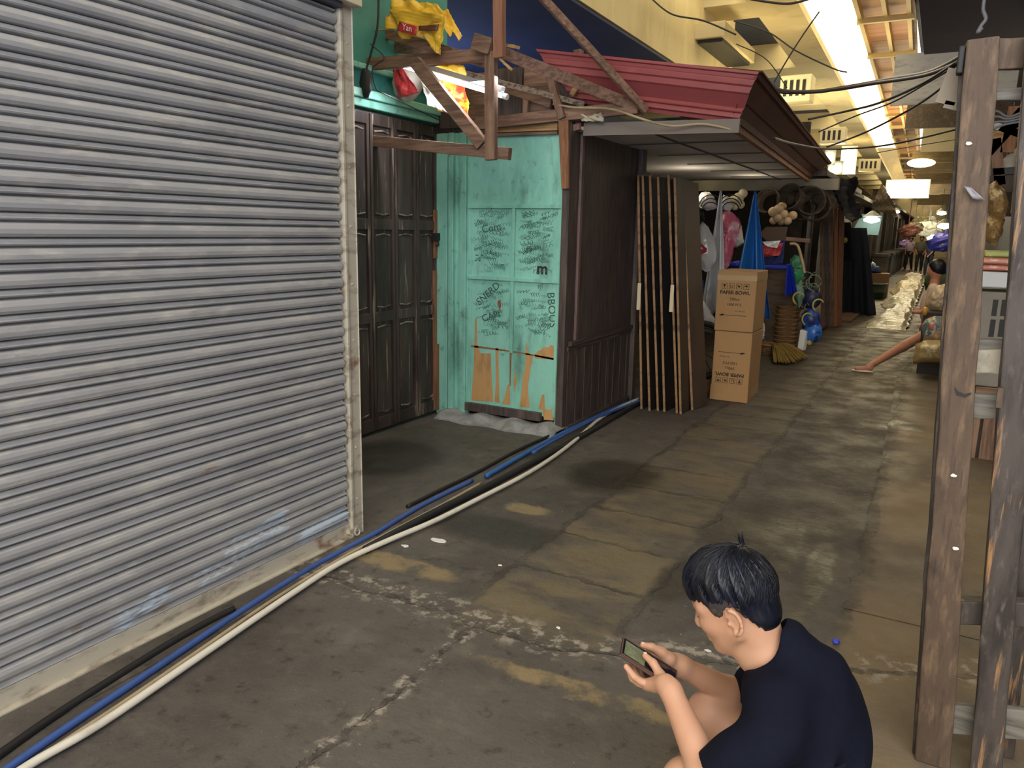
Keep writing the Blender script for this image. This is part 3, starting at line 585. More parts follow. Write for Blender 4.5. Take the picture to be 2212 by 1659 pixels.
# ================================================================== timber awning frame over the recess
TY = 4.6
def timber(px0, py0, y0, px1, py1, y1, w_, h, m, label, name='awning_timber', up=(0, 1, 0), group=None, jit=.003):
    p = ay(px0, py0, y0); q = ay(px1, py1, y1)
    o = MB().beam(p, q, h, w_, up, jit=jit, seg=5).build(name, m, bevel=.003); return tag(o, label, 'timber beam', group)
# the whole nailed frame moves as one thing
af = thing('awning_frame', 'rough nailed timber awning frame jutting out over the recess', 'timber frame', tuple(ay(1061, 340, TY)))
def ft(name, px0, py0, y0, px1, py1, y1, w_, h, m, up=(0, 1, 0), taper=1.0):
    # w_ = size seen face on, h = thickness in depth
    p = ay(px0, py0, y0); q = ay(px1, py1, y1); d = (q-p).normalized(); s_ = Vector(up)
    return MB().beam(p, q, w_, h, s_, taper, .002, 5).build(name, m, af, bevel=.003)
ft('lower_arm', 740, 298, TY, 1102, 333, TY, .078, .05, m_brown_x)
ft('upper_arm', 740, 143, TY, 1052, 119, TY, .08, .05, m_brown_x)
ft('front_post', 1061, 346, TY-.06, 1061, 112, TY-.06, .075, .05, m_brown_z)
ft('diagonal_brace', 897, 133, TY-.12, 1042, 312, TY-.04, .088, .045, m_brown_x)
ft('top_rafter', 1033, 92, TY, 1392, 238, 5.45, .078, .05, m_brown_x)
ft('hanger_post', 1079, -60, TY-.1, 1079, 125, TY-.1, .07, .05, mat('reddish_timber', '8c6250', .8, [('5e4034', 3, (6, 6, 1), .5, .7, .7), ('b08468', 3, (8, 8, 1), .58, .7, .5)]))
ft('inner_rafter', 800, 62, TY+.25, 1048, 135, TY+.1, .07, .05, m_brown_x)
ft('inner_rafter', 800, 95, TY+.45, 980, 118, TY+.1, .075, .05, m_brown_x)
ft('lower_rafter', 980, 152, 4.95, 1262, 226, 5.4, .04, .04, mat('flaky_pale_timber', '9a8d80', .9, [('5c4d44', 8, (2, 6, 6), .48, .6, .9)], bump=(14, (1, 1, 1), .8, .01)))
ft('wall_plate', 1040, 175, 5.3, 1192, 224, 5.35, .06, .05, m_brown_x)
ft('cross_bearer', 1030, 268, 5.3, 1380, 232, 5.35, .085, .05, m_brown_x)
ft('short_stud', 1188, 165, 5.3, 1216, 256, 5.3, .055, .05, m_brown_z)
ft('short_stud', 1138, 185, 5.33, 1135, 262, 5.33, .045, .04, m_brown_z)
ft('short_stud', 1246, 268, 5.2, 1248, 282, 5.2, .05, .04, m_brown_z)
ft('short_stud', 1250, 108, 5.45, 1251, 232, 5.45, .06, .05, m_brown_z)
ft('wooden_peg', 1264, 158, 5.35, 1236, 206, 5.35, .04, .03, m_tan)
ft('wooden_peg', 1080, 128, TY-.1, 1107, 152, TY-.14, .015, .015, m_tan)
ft('wooden_peg', 1090, 97, TY-.0, 1120, 103, TY-.1, .02, .02, m_tan)
ft('post_block', 1030, 92, TY-.05, 1068, 104, TY-.05, .1, .12, m_brown_x)
b = MB().beam(ay(1140, -40, 4.7), ay(1396, 240, 5.3), .05, .05, jit=.002, seg=6); tag(b.build('slanting_pole', m_brown_x, bevel=.01), 'long slanting wooden pole coming down onto the red roof edge', 'pole')
# back of the recess above the door: loose brown boards
bb = thing('back_boards', 'dim brown boards above the teal door behind the awning frame', 'boards', (-3.0, GY, 2.4))
for k in range(5): MB().box((-3.7+.26*k, GY-.02-.01*(k % 2), 2.4), (-3.46+.26*k, GY, 2.78+.02*k)).build('board', m_brown_x if k % 2 else m_darkwood, bb)

# fluorescent tube
tp, tq = ay(860, 139, 4.64), ay(1087, 207, 4.60)
fl = thing('fluorescent_lamp', 'lit white fluorescent tube slung under the awning frame', 'lamp', tuple((tp+tq)/2))
MB().tube([tp, tq], .016, 12).build('lit_tube', m_light, fl, smooth=True)
up_ = Vector((0, 0, .04)); dd = (tq-tp).normalized()
MB().beam(tp+up_, tq+up_, .045, .035).build('lamp_housing', mat('grey_lamp_housing', '8f8f92', .6), fl, bevel=.004)
for c, s_ in ((tp, -1), (tq, 1)): MB().tube([c+dd*s_*.0, c+dd*s_*.035], .02, 10).build('tube_cap', m_white, fl)
light('tube_light', 'AREA', tuple((tp+tq)/2-Vector((0, .05, .03))), 9, (.95, .97, 1.0), 1.0, .06, tuple((tp+tq)/2-Vector((0, .3, 1))))

# ------------------------------------------------------------------ crumpled sheets and bags
def crumple(name, quad, m, parent=None, nu=22, nv=22, amp=.03, seed=0, thick=.002, sag=.0, fold=3):
    """cloth-like sheet spanned by four corners TL,TR,BR,BL with folds along its normal"""
    r = random.Random(seed); A, B, C_, D = [Vector(q) for q in quad]; nrm = (B-A).cross(D-A).normalized()
    ws = [(r.uniform(1, fold*2), r.uniform(-fold, fold*1.5), r.uniform(0, 6), r.uniform(.3, 1)) for _ in range(6)]
    def fn(u, v):
        p = A.lerp(B, u).lerp(D.lerp(C_, u), v); h = sum(a*math.sin(fu*u*6.28/2+fv*v*6.28/2+ph) for fu, fv, ph, a in ws)/2.2
        h += .35*abs(math.sin(u*17+v*9+seed)) + .25*abs(math.sin(v*23-u*8+seed)); j = .12*amp
        return p+nrm*h*amp+Vector((r.uniform(-j, j), 0, -sag*math.sin(math.pi*u)*v+r.uniform(-j, j)))
    o = MB().grid(fn, nu, nv).build(name, m, parent, smooth=True); md = o.modifiers.new('solid', 'SOLIDIFY'); md.thickness = thick; return o
m_yel = mat('yellow_plastic', 'e0b83a', .35, [('b98d2c', 4, (1, 1, 1), .5, .65, .5), ('f0e6b8', 6, (1, 1, 1), .62, .7, .5)])
m_bagw = mat('white_print_plastic', 'd8d4cc', .35); m_bagr = mat('red_print_plastic', 'b23438', .35); m_bagyr = mat('yellow_red_print_plastic', 'eabf30', .35, [('d84a2c', 4.5, (1, 1, 1), .5, .55, .95), ('f4ead0', 5.5, (1, 1, 1), .6, .64, .9)])
yb = thing('yellow_plastic_bag', 'crumpled yellow plastic bag with red printing lying on top of the awning frame', 'bag', tuple(ay(900, 80, 4.6)))
Yb = 4.5
crumple('bag_face', [ay(850, -6, Yb+.1), ay(930, 6, Yb+.12), ay(966, 48, Yb), ay(830, 62, Yb)], m_yel, yb, amp=.025, seed=3)
crumple('bag_face', [ay(838, 20, Yb-.02), ay(962, 30, Yb-.03), ay(950, 75, Yb-.03), ay(868, 84, Yb-.02)], m_yel, yb, amp=.022, seed=5)
crumple('bag_corner', [ay(905, 62, Yb-.05), ay(962, 45, Yb-.05), ay(950, 118, Yb-.05), ay(938, 112, Yb-.05)], m_yel, yb, amp=.015, seed=8)
crumple('bag_tail', [ay(930, 6, Yb+.2), ay(968, 20, Yb+.2), ay(999, 82, Yb+.15), ay(965, 70, Yb+.05)], m_yel, yb, amp=.02, seed=9)
crumple('red_label', [ay(863, 46, Yb-.085), ay(903, 57, Yb-.085), ay(898, 77, Yb-.085), ay(857, 66, Yb-.085)], m_bagr, yb, amp=.004, seed=1, nu=6, nv=6)
crumple('brown_label', [ay(905, 56, Yb-.08), ay(948, 52, Yb-.08), ay(944, 66, Yb-.08), ay(904, 66, Yb-.08)], mat('brown_print', '5e3a2c', .4), yb, amp=.004, seed=2, nu=6, nv=6)
text_obj('red_label_print', 'Yan', .055, ay(879, 66, Yb-.1), Vector(ay(900, 70, Yb))-Vector(ay(868, 61, Yb)), (0.05, 0, 1), m_white, yb)
hb = thing('plastic_bag', 'red and white plastic bag hanging below the awning arm beside the lamp', 'bag', tuple(ay(880, 175, 4.75)))
mbq = MB().blob(ay(880, 178, 4.85), (.13, .08, .135), 16, 10, .07); mbq.build('bag_body', m_bagw, hb, smooth=True)
crumple('red_side', [ay(848, 150, 4.76), ay(868, 146, 4.74), ay(905, 200, 4.74), ay(858, 212, 4.76)], m_bagr, hb, amp=.015, seed=4)
hs = thing('printed_plastic_sheet', 'white, yellow and red printed plastic sheet draped over the awning arm', 'bag', tuple(ay(960, 190, 4.7)))
crumple('printed_sheet', [ay(918, 138, 4.72), ay(1000, 140, 4.72), ay(1014, 252, 4.72), ay(945, 240, 4.72)], m_bagyr, hs, amp=.03, seed=6, fold=4)
crumple('white_sheet', [ay(898, 150, 4.68), ay(930, 165, 4.68), ay(972, 246, 4.68), ay(925, 228, 4.68)], m_bagw, hs, amp=.02, seed=7)
tp_ = crumple('plastic_tarp', [ay(760, 20, 5.0), ay(860, -10, 5.0), ay(850, 60, 4.9), ay(775, 75, 4.9)], m_dirtyw, amp=.05, seed=11); tag(tp_, 'faded brownish plastic heap behind the yellow bag at the top of the recess', 'tarp')
def wire(px, r=.004, m=m_wire, label='', name='overhead_cable', sag=0, group=None, n=8):
    P = [ay(x, y, Y) for x, y, Y in px]; o = MB().tube(catmull(P, n), r, 6).build(name, m, smooth=True); return tag(o, label, 'cable', group)
wire([(818, -5, 4.5), (815, 60, 4.5), (800, 120, 4.5), (790, 160, 4.5), (796, 200, 4.5)], .008, label='black cable hanging left of the yellow bag')
wire([(800, 95, 4.48), (830, 125, 4.48), (805, 148, 4.48), (812, 190, 4.48), (835, 205, 4.5), (950, 260, 5.2)], .004, label='thin black looped wire running down to the teal door frame')
tag(MB().blob(ay(790, 180, 4.45), (.05, .035, .1), 12, 8, .1).build('cable_coil', m_black, smooth=True), 'small black coil of wire hanging left of the red and white bag', 'cable coil')
wire([(1195, 225, 5.3), (1240, 232, 5.25), (1320, 236, 5.2), (1390, 258, 5.2), (1450, 272, 5.3), (1520, 268, 5.35), (1590, 282, 5.4)], .009, m_beigep, 'beige cable drooping along the front of the canopy')
wire([(765, 68, 4.7), (800, 66, 4.7), (850, 64, 4.6)], .006, m_beigep, 'pale stick of wire behind the awning at far left')

# ================================================================== red canopy
cn = thing('canopy', 'red sheet metal canopy projecting from the first stall over the alley', 'canopy', tuple(ay(1500, 250, 5.5)))
def crown(t):  # outward flare of the pressed sheet, 0 top .. 1 bottom
    pts = [(0, .17), (.05, .17), (.06, .15), (.15, .145), (.17, .155), (.27, .15), (.29, .135), (.42, .13), (.44, .115), (.7, .045), (.78, .055), (.8, .03), (.9, .035), (.92, .01), (1, .0)]
    for (a, b_), (c, d) in zip(pts, pts[1:]):
        if t <= c: return b_+(d-b_)*(t-a)/(c-a)
    return 0
tL, tR, bR, bL = ay(1180, 116, 5.42), ay(1640, 155, 5.25), ay(1594, 266, 5.42), ay(1245, 222, 5.42)
tL.y = tR.y = bL.y = bR.y = 5.42
V_ = [i/48 for i in range(49)]
tR2 = ay(1640, 155, 5.25)
def ff(u, v):
    top = Vector((tL.x+(tR2.x-tL.x)*u, 5.42, tL.z+(tR2.z-tL.z)*u)); bot = Vector((bL.x+(bR.x-bL.x)*u, 5.42, bL.z+(bR.z-bL.z)*u))
    p = top.lerp(bot, v); p.y -= crown(v); return p
MB().grid(ff, 16, 60).build('red_gable_sheet', m_red, cn, solid=.006)
fR_t, fR_b = ay(1797, 350, 12.6), ay(1752, 386, 11.6)
fR_t.z = tR2.z-.02; 
q_ = az(1797, 352, tR2.z); q2 = az(1751, 385, bR.z)
def fs_(u, v):
    top = Vector((tR2.x, 5.25, tR2.z)).lerp(Vector((q_.x, q_.y, tR2.z)), u); bot = Vector((bR.x, 5.42, bR.z)).lerp(Vector((q2.x, q2.y, bR.z)), u)
    p = top.lerp(bot, v); fl_ = np.interp(v, [0, .1, .12, .5, .52, .8, .84, 1], [.0, .0, -.02, -.045, -.055, -.055, -.02, 0]); p.x += float(fl_); return p
MB().grid(fs_, 12, 60).build('shaded_red_fascia', m_redshade, cn, solid=.006)
sb = MB().add([(DX, 5.42, bR.z+.02), (bR.x-.01, 5.42, bR.z+.01), (q2.x-.01, q2.y, bR.z+.01), (DX-.8, q2.y, bR.z+.01), (DX-.8, 5.42, bR.z+.02)], [(0, 1, 2, 3, 4)]); sb.build('soffit_board', m_soffit, cn, solid=.02)
for k in range(1, 6): MB().box((DX, 5.42+k*.98, bR.z-.006), (bR.x-.08-.03*k, 5.45+k*.98, bR.z+.0)).build('soffit_seam_batten', mat('dark_seam', '4b4643', .9), cn)
MB().box((-2.0, 5.5, bR.z-.007), (-1.985, 11, bR.z)).build('soffit_seam_batten', mat('dark_seam', '4b4643', .9), cn)
MB().beam((bR.x-.03, 5.45, bR.z-.02), (q2.x-.03, q2.y, bR.z-.02), .04, .05).build('eave_batten', m_orangew, cn)
MB().beam(ay(1262, 280, 5.40), ay(1598, 272, 5.40), .03, .09).build('gable_board', mat('dusty_gable_board', '7d7570', .85), cn)
MB().add([(tL.x, 5.4, tL.z+.0), (tR2.x+.02, 5.25, tR2.z+.0), (q_.x, q_.y, tR2.z), (tL.x, q_.y, tL.z)], [(0, 1, 2, 3)]).build('roof_sheet', m_redshade, cn, solid=.01)
# beam across the far end of the canopy and its post
o = MB().box((ay(1490, 400, 11.6).x, 11.55, ay(1600, 412, 11.6).z), (ay(1812, 400, 11.6).x, 11.7, ay(1600, 389, 11.6).z)).build('cross_beam', mat('dusty_grey_beam', '8c8778', .85, [('5f5c52', 2, (1, 1, 1), .5, .7, .6)])); tag(o, 'dusty grey beam across the far end of the canopy', 'beam')
rg = crumple('rolled_tarp', [ay(1255, 246, 5.3), ay(1300, 243, 5.3), ay(1302, 262, 5.3), ay(1258, 262, 5.3)], m_dirtyw, amp=.03, seed=21, nu=10, nv=6); tag(rg, 'small pale rag wedged under the canopy corner', 'rag')

# ================================================================== leaning boards
tops = [(1374, 378), (1382, 379), (1396, 379), (1412, 382), (1433, 378), (1445, 384), (1461, 392)]
bots = [(1383.5, 884), (1401, 888), (1419, 888), (1433, 890), (1460, 893), (1468, 895), (1493, 886)]
m_board = mat('black_board_face', '2f2b2a', .4, [('1d1b1b', 2, (1, 1, .4), .45, .65, .7), ('57504b', 3, (1, 3, .5), .62, .72, .6)]); m_bedge = mat('pale_board_edge', '9c7a5a', .8, [('5a4636', 6, (1, 1, 2), .5, .65, .8)])
names = ['leftmost', 'second from left', 'third from left', 'middle one', 'third from right', 'second from right', 'rightmost']
for k, (t, b_) in enumerate(zip(tops, bots)):
    P0 = az(*b_, 0); P1 = ay(t[0], t[1], P0.y-.02*k+.05); P1 = Vector((P1.x, P0.y+.08, ay(t[0], t[1], P0.y+.08).z))
    dp = .34; rt_ = thing('leaning_board', 'dark pale-edged board leaning beside plank wall, %s of seven' % names[k], 'board', tuple(P0), 'boards leaning beside the plank wall')
    P0 = P0+Vector((0, 0, .004)); th = .02; wd = .30+.03*k if k < 6 else .26
    back = Vector((.02 if k < 6 else .06, wd, 0)); bv = MB().prism([P0, P0+Vector((th, 0, 0)), P1+Vector((th, 0, 0)), P1], back); bv.build('board_face', m_board if k < 6 else mat('brown_board_face', '4f4139', .5, [('362c28', 2, (1, 1, .4), .45, .65, .7)]), rt_)
    MB().prism([P0, P0+Vector((th, 0, 0)), P1+Vector((th, 0, 0)), P1], (0, -.004, 0)).build('pale_edge', m_bedge, rt_)
    if k in (0, 4):
        c = P0.lerp(P1, .5); MB().box((c.x-.012, c.y-.012, c.z-.14), (c.x+.02, c.y-.006, c.z+.10)).build('cream_tag', mat('cream_tag', 'd8cdae', .6), rt_)

# ================================================================== two cartons
BY = 7.36
bx0, bx1 = az(1533, 862).x, az(1612, 868).x+.02
def carton(z0, h, flip, label):
    c = thing('carton', label, 'box', ((bx0+bx1)/2, BY, z0), 'paper bowl cartons')
    x0, x1 = bx0-.01*(z0 > .1), bx1; d = .5
    MB().box((x0, BY, z0), (x1, BY+d, z0+h-.004)).build('box_body', m_card, c, bevel=.008)
    zt_ = z0+(.08 if flip else h-.08)
    MB().box((x0-.001, BY-.0015, zt_-(.05 if flip else .015)), (x1+.0015, BY+d, zt_+.035)).build('packing_tape', m_tape, c)
    if flip: MB().box((x0-.003, BY-.004, z0+.002), (x1+.003, BY+.1, z0+.15)).build('lower_flap', m_card, c)
    cx = (x0+x1)/2-.01; f = -1 if flip else 1; zc = z0+h/2
    X = (f, 0, 0); Yv = (0, 0, f); yy = BY-.002
    Z = lambda v: zc+f*v
    text_obj('print_title', 'PAPER BOWL', .047, (cx, yy, Z(.065)), X, Yv, m_ink, c, bold=.0012)
    text_obj('print_volume', '390cc', .04, (cx, yy, Z(.005)), X, Yv, m_ink, c); text_obj('print_count', '1000 PCS', .035, (cx+.0, yy, Z(-.045)), X, Yv, m_ink, c)
    text_obj('print_size', '52 x 38 x 66', .018, (cx+f*.06, yy, Z(-.1)), X, Yv, m_ink, c)
    a = MB().box((cx-f*.12, yy, Z(-.134)), (cx+f*.12, yy+.002, Z(-.138)))
    a.prism([(cx-f*.14, yy, Z(-.14)), (cx-f*.1, yy, Z(-.125)), (cx-f*.085, yy, Z(-.134)), (cx-f*.105, yy, Z(-.146))], (0, .002, 0)); a.build('print_line', m_ink, c)
    for i in range(4):
        sx = cx+f*(i-1.5)*.068; sz = Z(.14); ic = MB(); s_ = .026
        for a0, a1, b0, b1 in ((-s_, s_, s_-.003, s_), (-s_, s_, -s_, -s_+.003), (-s_, -s_+.003, -s_, s_), (s_-.003, s_, -s_, s_)): ic.box((sx+a0, yy, sz+b0), (sx+a1, yy+.002, sz+b1))
        g = lambda pts: ic.prism([(sx+f*x, yy, sz+f*z) for x, z in pts], (0, .002, 0))
        if i == 0: g([(-.012, .016), (.012, .016), (.009, 0), (.003, -.004), (.003, -.013), (.01, -.016), (-.01, -.016), (-.003, -.013), (-.003, -.004), (-.009, 0)])
        elif i == 1:
            g([(-.014, -.014), (-.008, -.014), (-.008, .014), (-.014, .014)]); g([(.006, -.014), (.01, -.014), (.01, .014), (.006, .014)]); g([(-.008, -.014), (.006, -.014), (.006, -.010), (-.008, -.010)])
        elif i == 2: g([(-.016, .01), (-.008, .014), (0, 0), (.006, .012), (.012, .002), (.004, -.014), (-.004, -.002), (-.008, -.012)])
        else:
            g([(-.018, 0), (-.012, .01), (0, .015), (.012, .01), (.018, 0)]); g([(-.0015, 0), (.0015, 0), (.0015, -.016), (-.0015, -.016)])
        ic.build('handling_symbol', m_ink, c)
    return c
h1 = ay(1533, 712, BY).z
carton(0.0, h1, True, 'lower paper bowl carton standing upside down on the ground')
carton(h1, ay(1536, 582, BY).z-h1, False, 'upper paper bowl carton stacked the right way up')

# ================================================================== timber rack at the right edge
rk = thing('timber_rack', 'tall grimy timber rack made of leaning posts and short rungs, at the right edge', 'rack', (.2, 2.45, 0))
RY = 2.45
def rp(px, py, y=RY): return ay(px, py, y)
def rpost(name, t0, t1, b0, b1, m, y=RY, dep=.05):
    """t0,t1 = left/right sight points of the top, b0,b1 of the bottom"""
    a, b_, c, d = rp(*t0, y), rp(*t1, y), rp(*b1, y), rp(*b0, y)
    dn = (d-a).normalized(); k = (0.0-d.z)/dn.z; d2 = d+dn*k; dn2 = (c-b_).normalized(); c2 = c+dn2*((0.0-c.z)/dn2.z)
    n = 14; vs = []; fs = []
    for i in range(n+1):
        t = i/n; L_ = a.lerp(d2, t); R_ = b_.lerp(c2, t); j = lambda: random.uniform(-.003, .003)
        for P, yy in ((L_, 0), (R_, 0), (R_, dep), (L_, dep)): vs.append((P.x+j(), P.y+yy+j()*.5, P.z))
    for i in range(n):
        for q in range(4): fs.append((4*i+q, 4*i+(q+1) % 4, 4*i+4+(q+1) % 4, 4*i+4+q))
    fs += [(3, 2, 1, 0), (4*n, 4*n+1, 4*n+2, 4*n+3)]
    return MB().add(vs, fs).build(name, m, rk, bevel=.005)
rpost('front_post', (2086, 86), (2160, 76), (1975, 1659), (2052, 1659), m_rack)
rpost('side_batten', (2076, 100), (2090, 96), (1968, 1655), (1980, 1659), m_rackb, RY+.03, .06)
rpost('second_post', (2220, 60), (2300, 60), (2096, 1659), (2166, 1659), m_rackb, RY-.02)
rpost('third_post', (2262, 500), (2320, 500), (2158, 1659), (2190, 1659), m_rackb, RY+.16)
def rung(y0, y1, x0, x1, m=m_grey_x, Y=RY+.055, dep=.03, sl=0):
    a = rp(x0, (y0+y1)/2, Y); b_ = rp(x1, (y0+y1)/2+sl, Y); h = (rp(x0, y0, Y)-rp(x0, y1, Y)).length
    MB().beam(a, b_, dep, h, jit=.002, seg=4).build('rung', m, rk, bevel=.004)
rung(86, 152, 2120, 2330, m_rack, sl=-8); rung(196, 222, 2110, 2330, m_grey_x, sl=-12); rung(732, 752, 2070, 2260, m_grey_x, RY+.09, .04, 2); rung(754, 806, 2070, 2190, mat('pale_worn_rung', 'a8a294', .9, [('6f6a60', 6, (1, 1, 1), .5, .62, .8)], bump=(20, (1, 1, 1), .5, .004)), RY+.06)
rung(850, 900, 2055, 2300, m_grey_x, sl=6); rung(1292, 1342, 2040, 2240, m_rackb, RY+.08, .05, 6); rung(1518, 1578, 2020, 2270, m_grey_x, sl=16)
MB().beam(rp(2162, 838, RY-.03), rp(2157, 880, RY-.03), .012, .014).build('peg', m_rack, rk)
MB().beam(rp(2070, 150, RY+.1), rp(2040, 225, RY+.1), .01, .05).beam(rp(2040, 225, RY+.1), rp(2070, 232, RY+.1), .01, .02).build('cardboard_scrap', mat('grey_cardboard', '8d8478', .9), rk)
MB().box((rp(2072, 100).x, RY-.01, rp(2072, 160).z), (rp(2086, 100).x, RY+.03, rp(2072, 100).z)).build('hinge_plate', m_black, rk, bevel=.004)
crumple('tape_scrap', [rp(2082, 402, RY-.012), rp(2098, 405, RY-.012), rp(2128, 432, RY-.012), rp(2100, 430, RY-.012)], mat('grey_tape', '82828a', .4), rk, amp=.002, nu=6, nv=4, seed=3)
for px_, py_ in ((2093, 310), (2064, 1185), (2060, 1027)): MB().blob(rp(px_, py_, RY-.004), (.008, .002, .005), 8, 5, .3).build('bird_dropping', m_white, rk)
MB().prism([rp(2062, 836, RY-.003), rp(2070, 846, RY-.003), (rp(2084, 852, RY-.003)), rp(2098, 848, RY-.003), rp(2098, 852, RY-.003), rp(2084, 858, RY-.003), rp(2066, 852, RY-.003)], (0, .004, 0)).build('split_in_wood', m_black, rk)

# ================================================================== the young man with the phone
CT, ST = math.cos(math.radians(25)), math.sin(math.radians(25))
HC = np.array([-.334, 1.68, .779])
HF, HL, HU = np.array([-CT, 0, -ST]), np.array([0, -1., 0]), np.array([-ST, 0, CT])   # forward, left, up of the head
HM = np.stack([HF, HL, HU], 1)
def H(f, l, u): return HC+HF*f+HL*l+HU*u
PC = np.array(ay(1401, 1433, 1.655)); PA = np.array([-.85, -.24, .476]); PA /= np.linalg.norm(PA)
PB = np.array([-.29, .957, 0]); PB -= PA*(PB @ PA); PB /= np.linalg.norm(PB); PN = np.cross(PB, PA)
if PN[2] < 0: PN = -PN
def PH(a, b, n): return PC+PA*a+PB*b+PN*n
boy = thing('person', 'person in a loose black t-shirt squatting low and looking down at a phone', 'person', (-.15, 1.68, 0))
def head(S, k=1.0):
    S.ell(H(-.004, 0, .012), (.094, .073, .092), .01, HM)
    S.ell(H(.034, 0, -.05), (.054, .056, .074), .03, HM)
    for s_ in (-1, 1):
        S.cap(H(-.002, s_*.05, -.07), H(.052, s_*.017, -.107), .021, .016, .025)
        S.ell(H(.052, s_*.036, -.042), (.028, .022, .026), .02, HM)
        S.cap(H(.072, s_*.012, .002), H(.058, s_*.05, .0), .012, .012, .02)
        S.ell(H(.082, s_*.031, -.02), (.014, .017, .010), .008, HM, 'sub')
        S.ell(H(.070, s_*.031, -.02), (.014, .015, .012), .003, HM)
        S.ell(H(.092, s_*.0125, -.052), (.010, .008, .007), .008, HM)
    S.ell(H(.062, 0, -.112), (.019, .022, .016), .02, HM)
    S.cap(H(.080, 0, -.008), H(.099, 0, -.046), .007, .0105, .012)
    S.cap(H(.080, -.014, -.077), H(.080, .014, -.077), .0075, .0075, .006); S.cap(H(.078, -.012, -.088), H(.078, .012, -.088), .0085, .0085, .006)
    S.cap(H(.089, -.02, -.0825), H(.089, .02, -.0825), .002, .002, .003, 'sub')
    for s_ in (-1, 1):   # ears: helix rim, bowl and lobe
        ec = lambda a, rf, ru, o=.0: H(-.014+math.cos(a)*rf-.004*0, s_*(.076+o+.010*(math.cos(a) < .2)), -.033+math.sin(a)*ru)
        P = [ec(a, .017, .029) for a in np.linspace(.5, 4.6, 12)]; S.chain(P, [.0042]*12, .004)
        S.ell(H(-.014, s_*.074, -.034), (.014, .007, .024), .006, HM); S.ell(H(-.010, s_*.083, -.036), (.008, .006, .011), .004, HM, 'sub')
        S.ell(H(-.008, s_*.078, -.061), (.0075, .0055, .009), .006, HM); S.ell(H(.001, s_*.077, -.038), (.004, .004, .006), .004, HM)
def hand_L(S, f=1):
    W0 = np.array(ay(1449, 1492, 1.58)); W1 = np.array(ay(1437, 1478, 1.592))
    S.cap(W0, W1, .024, .022, .015)
    kn = [PH(-.014, -.047, -.022), PH(-.016, -.036, -.034), PH(-.022, -.022, -.042), PH(-.03, -.006, -.046)]
    for q in kn: S.cap(W1, q, .017, .0115, .012)
    for a, b, c, r in ((kn[0], PH(.022, -.050, -.024), PH(.050, -.044, -.016), .0085), (kn[1], PH(.020, -.040, -.036), PH(.044, -.030, -.022), .009), (kn[2], PH(.012, -.020, -.036), PH(.03, -.010, -.022), .0088), (kn[3], PH(.0, -.002, -.036), PH(.012, .008, -.02), .008)):
        S.chain([a, (np.array(a)+b)/2+PN*-.003, b, c], [r*1.1, r*1.02, r, r*.86], .003)
    S.chain([W1, PH(-.044, -.046, -.004), PH(-.030, -.038, .010), PH(-.004, -.018, .017), PH(.018, -.002, .0135)], [.018, .0155, .0125, .0095, .0078], .006)
def hand_R(S):
    W0 = np.array(ay(1472, 1440, 1.755)); W1 = np.array(ay(1458, 1432, 1.75))
    S.cap(W0, W1, .026, .024, .015)
    kn = [PH(-.004, .058, -.012), PH(-.008, .055, -.026), PH(-.016, .05, -.038), PH(-.026, .044, -.046)]
    for q in kn: S.cap(W1, q, .018, .012, .012)
    for a, b, c, r in ((kn[0], PH(.022, .044, -.024), PH(.03, .018, -.018), .0085), (kn[1], PH(.014, .034, -.036), PH(.018, .008, -.026), .009), (kn[2], PH(.0, .028, -.042), PH(.0, .006, -.034), .0088), (kn[3], PH(-.016, .024, -.046), PH(-.018, .006, -.038), .008)):
        S.chain([a, (np.array(a)+b)/2+PN*-.003, b, c], [r*1.1, r*1.02, r, r*.86], .003)
    S.chain([W1, PH(-.052, .064, .006), PH(-.026, .060, .014), PH(.004, .053, .015), PH(.026, .046, .010)], [.021, .019, .0135, .0095, .0078], .006)
WL_, WR_ = np.array(ay(1449, 1492, 1.58)), np.array(ay(1472, 1440, 1.755))
EL, ER = np.array([-.262, 1.435, .405]), np.array([-.295, 1.885, .385])
SL, SR = np.array([-.185, 1.515, .575]), np.array([-.21, 1.845, .575])
KL, KR = np.array([-.355, 1.50, .39]), np.array([-.385, 1.80, .375])
HPL, HPR = np.array([-.09, 1.60, .24]), np.array([-.09, 1.77, .24])
AL, AR = np.array([-.30, 1.50, .085]), np.array([-.31, 1.81, .085])
S = SDF((-.68, 1.34, -.01), (.08, 2.0, .95), .0032)
head(S); hand_L(S); hand_R(S)
S.ell(H(-.046, 0, -.045), (.045, .052, .05), .02, HM); S.chain([H(-.022, 0, -.05), H(-.030, 0, -.085), [-.245, 1.68, .66]], [.047, .046, .056], .02)
S.cap(H(.02, 0, -.10), [-.27, 1.68, .645], .03, .04, .03)
S.ell([-.175, 1.68, .56], (.095, .155, .11), .03); S.ell([-.13, 1.68, .46], (.10, .15, .14), .04); S.ell([-.09, 1.68, .29], (.11, .16, .12), .04)
for A, B, C_ in ((SL, EL, WL_), (SR, ER, WR_)):
    M_ = B+(C_-B)*.35
    S.cap(A, B, .047, .038, .02); S.cap(B, M_, .036, .039, .015); S.cap(M_, C_, .039, .0255, .015)
